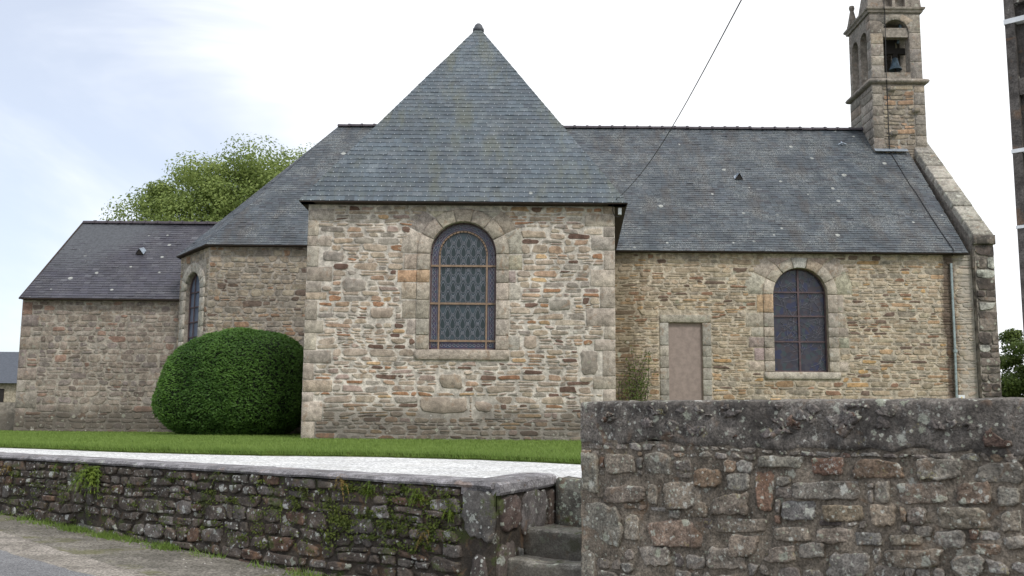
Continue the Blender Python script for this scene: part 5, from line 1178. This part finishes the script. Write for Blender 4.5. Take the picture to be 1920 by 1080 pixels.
# loose stones on the verge
mb = MB(); r = random.Random(8)
for k in range(5000):
    t_ = r.uniform(-.5, 9.5); c = CORNER + LDIR * t_ - GN * r.uniform(.05, 1.6); s_ = r.uniform(.005, .010) if r.random() < .93 else r.uniform(.012, .026); z_ = low_z(c)
    V = [(c.x + s_ * r.uniform(.7, 1.2) * math.cos(a), c.y + s_ * r.uniform(.7, 1.2) * math.sin(a), z_) for a in (0, 1.3, 2.5, 3.8, 5)] + [(c.x, c.y, z_ + s_ * .9)]
    q_ = r.uniform(.12, .42); mb.add(V, [(0, 1, 5), (1, 2, 5), (2, 3, 5), (3, 4, 5), (4, 0, 5)], [(q_, q_ * .95, q_ * .88, 0)] * 6)
mp_ = masonry('grit', (.3, .3, .3), lichen=0, smear=0); o = mb.build('verge_grit', mp_); tag(o, 'loose grit lying on the verge below the low wall', 'grit', kind='stuff')
# climber on the nave wall beside the wing
cl = tag(empty('wall_climber', (at(1185, 700, 26.5).x, 26.5, 0)), 'thin scraggly climber on the nave wall between wing and blocked doorway', 'plant')
mb = MB(); r = random.Random(3); P = []
for k in range(16):
    a_, b_ = at(1180 + r.uniform(-18, 25), 752, 26.5), at(1185 + r.uniform(-28, 38), r.uniform(650, 720), 26.55); b_.x = max(b_.x, 2.5); m_ = a_.lerp(b_, .5) + Vector((r.uniform(-.15, .15), -.05, 0)); a_.z = 0
    mb.tube([a_ - cl.location, m_ - cl.location, b_ - cl.location], [.012, .009, .005], 5)
    for j in range(50): q = a_.lerp(b_, r.random() ** .6) - cl.location; P.append((q.x + r.gauss(0, .09), -.08 + r.gauss(0, .05), q.z + r.gauss(0, .09)))
mb.build('stems', M['bark'], cl); P = np.array(P); leaves_obj('leaves', P, np.tile([0, -1, .3], (len(P), 1)), rng.uniform(.04, .08, len(P)), M['darkleaf'], cl)

# ------------------------------------------------------------------ pole, cable, small things
pole = tag(empty('utility_pole', (0, 0, 0)), 'grey concrete utility pole cut by the right edge, white straps round it', 'utility pole')
pc = at(1881, 0, 9.0); PX, PY = pc.x, 9.0; A_ = RDIR; Bn_ = Vector((.681, .733, 0))
pole.location = (PX, PY, -.1)
def pbox(mb, a0, a1, b0, b1, z0, z1, tap=0):
    P = [A_ * x + Bn_ * y for x, y in ((a0, b0), (a1, b0), (a1, b1), (a0, b1))]
    mb.hexa([Vector((p.x, p.y, z0)) for p in P] + [Vector((p.x, p.y, z1)) for p in P], (.15, .14, .13, 0))
mb = MB(); Wp = .34; pbox(mb, 0, .085, 0, .26, 0, 9.5); pbox(mb, Wp - .085, Wp, 0, .26, 0, 9.5); mb.build('pole_flange', M['concrete'], pole)
mb = MB(); z = 0.
pbox(mb, .085, Wp - .085, .08, .18, 0, 9.5)
mb.build('pole_web', M['concrete'], pole)
mb = MB()
for k in range(11): pbox(mb, .087, Wp - .087, .01, .25, .0 + k * .9, .16 + k * .9)
mb.build('pole_cross_rib', M['concrete'], pole)
for py_, w_ in ((42, .024), (284, .018), (426, .014)):
    z = at(1885, py_, 9.).z + .1; mb = MB(); pbox(mb, -.008, Wp + .008, -.008, .268, z - w_, z + w_); mb.build('strap', M['white'], pole)
cab = MB(); c0 = at(1163, 368, 20.28); c1 = Vector((2.6, 4.2, 5.2)); dr = at(1390, 0, 10.); 
# the far end hangs high above the road: aim through the photograph's upper edge
o_ = Vector((0, 0, EYE)); dd = (dr - o_).normalized(); c1 = o_ + dd * 9.5; c2 = c1 + (c1 - c0) * .35
pts = [c0.lerp(c1, t) - Vector((0, 0, .22 * math.sin(pi * min(1, t)))) for t in np.linspace(0, 1, 20)] + [c1 + (c2 - c1) * .5, c2]
cab.tube(pts, .006, 6); co = cab.build('overhead_cable', M['black']); tag(co, 'thin black cable sloping from the wing eave up over the road', 'cable')
bx_ = tag(empty('cable_bracket', at(1157, 395, 20.55)), 'small white cable insulator box at the top right corner of the wing wall', 'insulator')
mb = MB(); mb.box((.02, -.05, -.09), (.09, .02, .05)); mb.build('insulator_box', M['white'], bx_); mb = MB(); mb.tube([(-.02, -.24, .22), (-.1, -.10, .12), (-.10, -.06, -.02), (-.06, -.05, -.12), (.03, -.05, -.15), (.06, -.03, -.1)], .009, 6); mb.build('cable_loop', M['black'], bx_)
sp0 = at(1803, 747, 26.4); sg = tag(empty('warning_sign', sp0), 'small white sign with a yellow triangle beside the guard pipe', 'sign')
mb = MB(); mb.box((-.085, -.01, -.09), (.085, .01, .09)); mb.build('sign_plate', M['white'], sg)
mesh_obj('warning_triangle', [(-.045, -.0125, -.03), (.045, -.0125, -.03), (0, -.0125, .05)], [(0, 1, 2)], M['yellow'], sg)
mb = MB(); mb.tube([(0, 0, -.08), (0, 0, -sp0.z - .1)], .015, 6); mb.build('sign_post', M['pipe'], sg)

# ------------------------------------------------------------------ far house and wall at the left edge
K5 = 'house'
h0, h1, h2 = at(-60, 716, 48), at(40, 716, 48), at(-60, 660, 52)
hs = tag(empty('village_house', ((h0.x), 48, 0)), 'low slate-roofed stone house far off at the left edge', 'house'); hs.location = (0, 0, 0)
mb = MB(); mb.box((h0.x - 4, 48.2, -.12), (h1.x + 3.2, 55, h0.z), (.4, .36, .3, 0)); M['house'] = masonry('house_wall', (.4, .36, .3), lichen=.05, smear=0, base=(.40, .35, .27)); mb.build('wall', M['house'], hs)
mb = MB(); X0, X1 = h0.x - 4.2, h1.x + 3.4
mb.add([(X0, 47.9, h0.z - .05), (X1, 47.9, h0.z - .05), (X1, 51.6, h2.z), (X0, 51.6, h2.z), (X0, 55.3, h0.z - .05), (X1, 55.3, h0.z - .05)], [(0, 1, 2, 3), (3, 2, 5, 4), (1, 5, 2), (0, 3, 4)]); mb.build('roof', simple('far_slate', (.07, .08, .1), .7), hs)
mb = MB(); wx = at(0, 735, 48).x; mb.box((wx - .5, 48.15, .9), (wx + .1, 48.25, 1.7)); mb.build('window', M['oak'], hs)
yw = MB(); f5 = Frame((-16.5, 30.2, -.12), (1, 0, 0), (0, -1, 0)); relief_sheet(f5, 2.6, 0, .95, .2, .02, yw); yw.box((-16.5, 30.24, -.12), (-13.9, 30.7, .8)); ywo = tag(yw.build('yard_wall', M['annex_m']), 'low grey yard wall at the left edge beside the annex corner', 'wall')
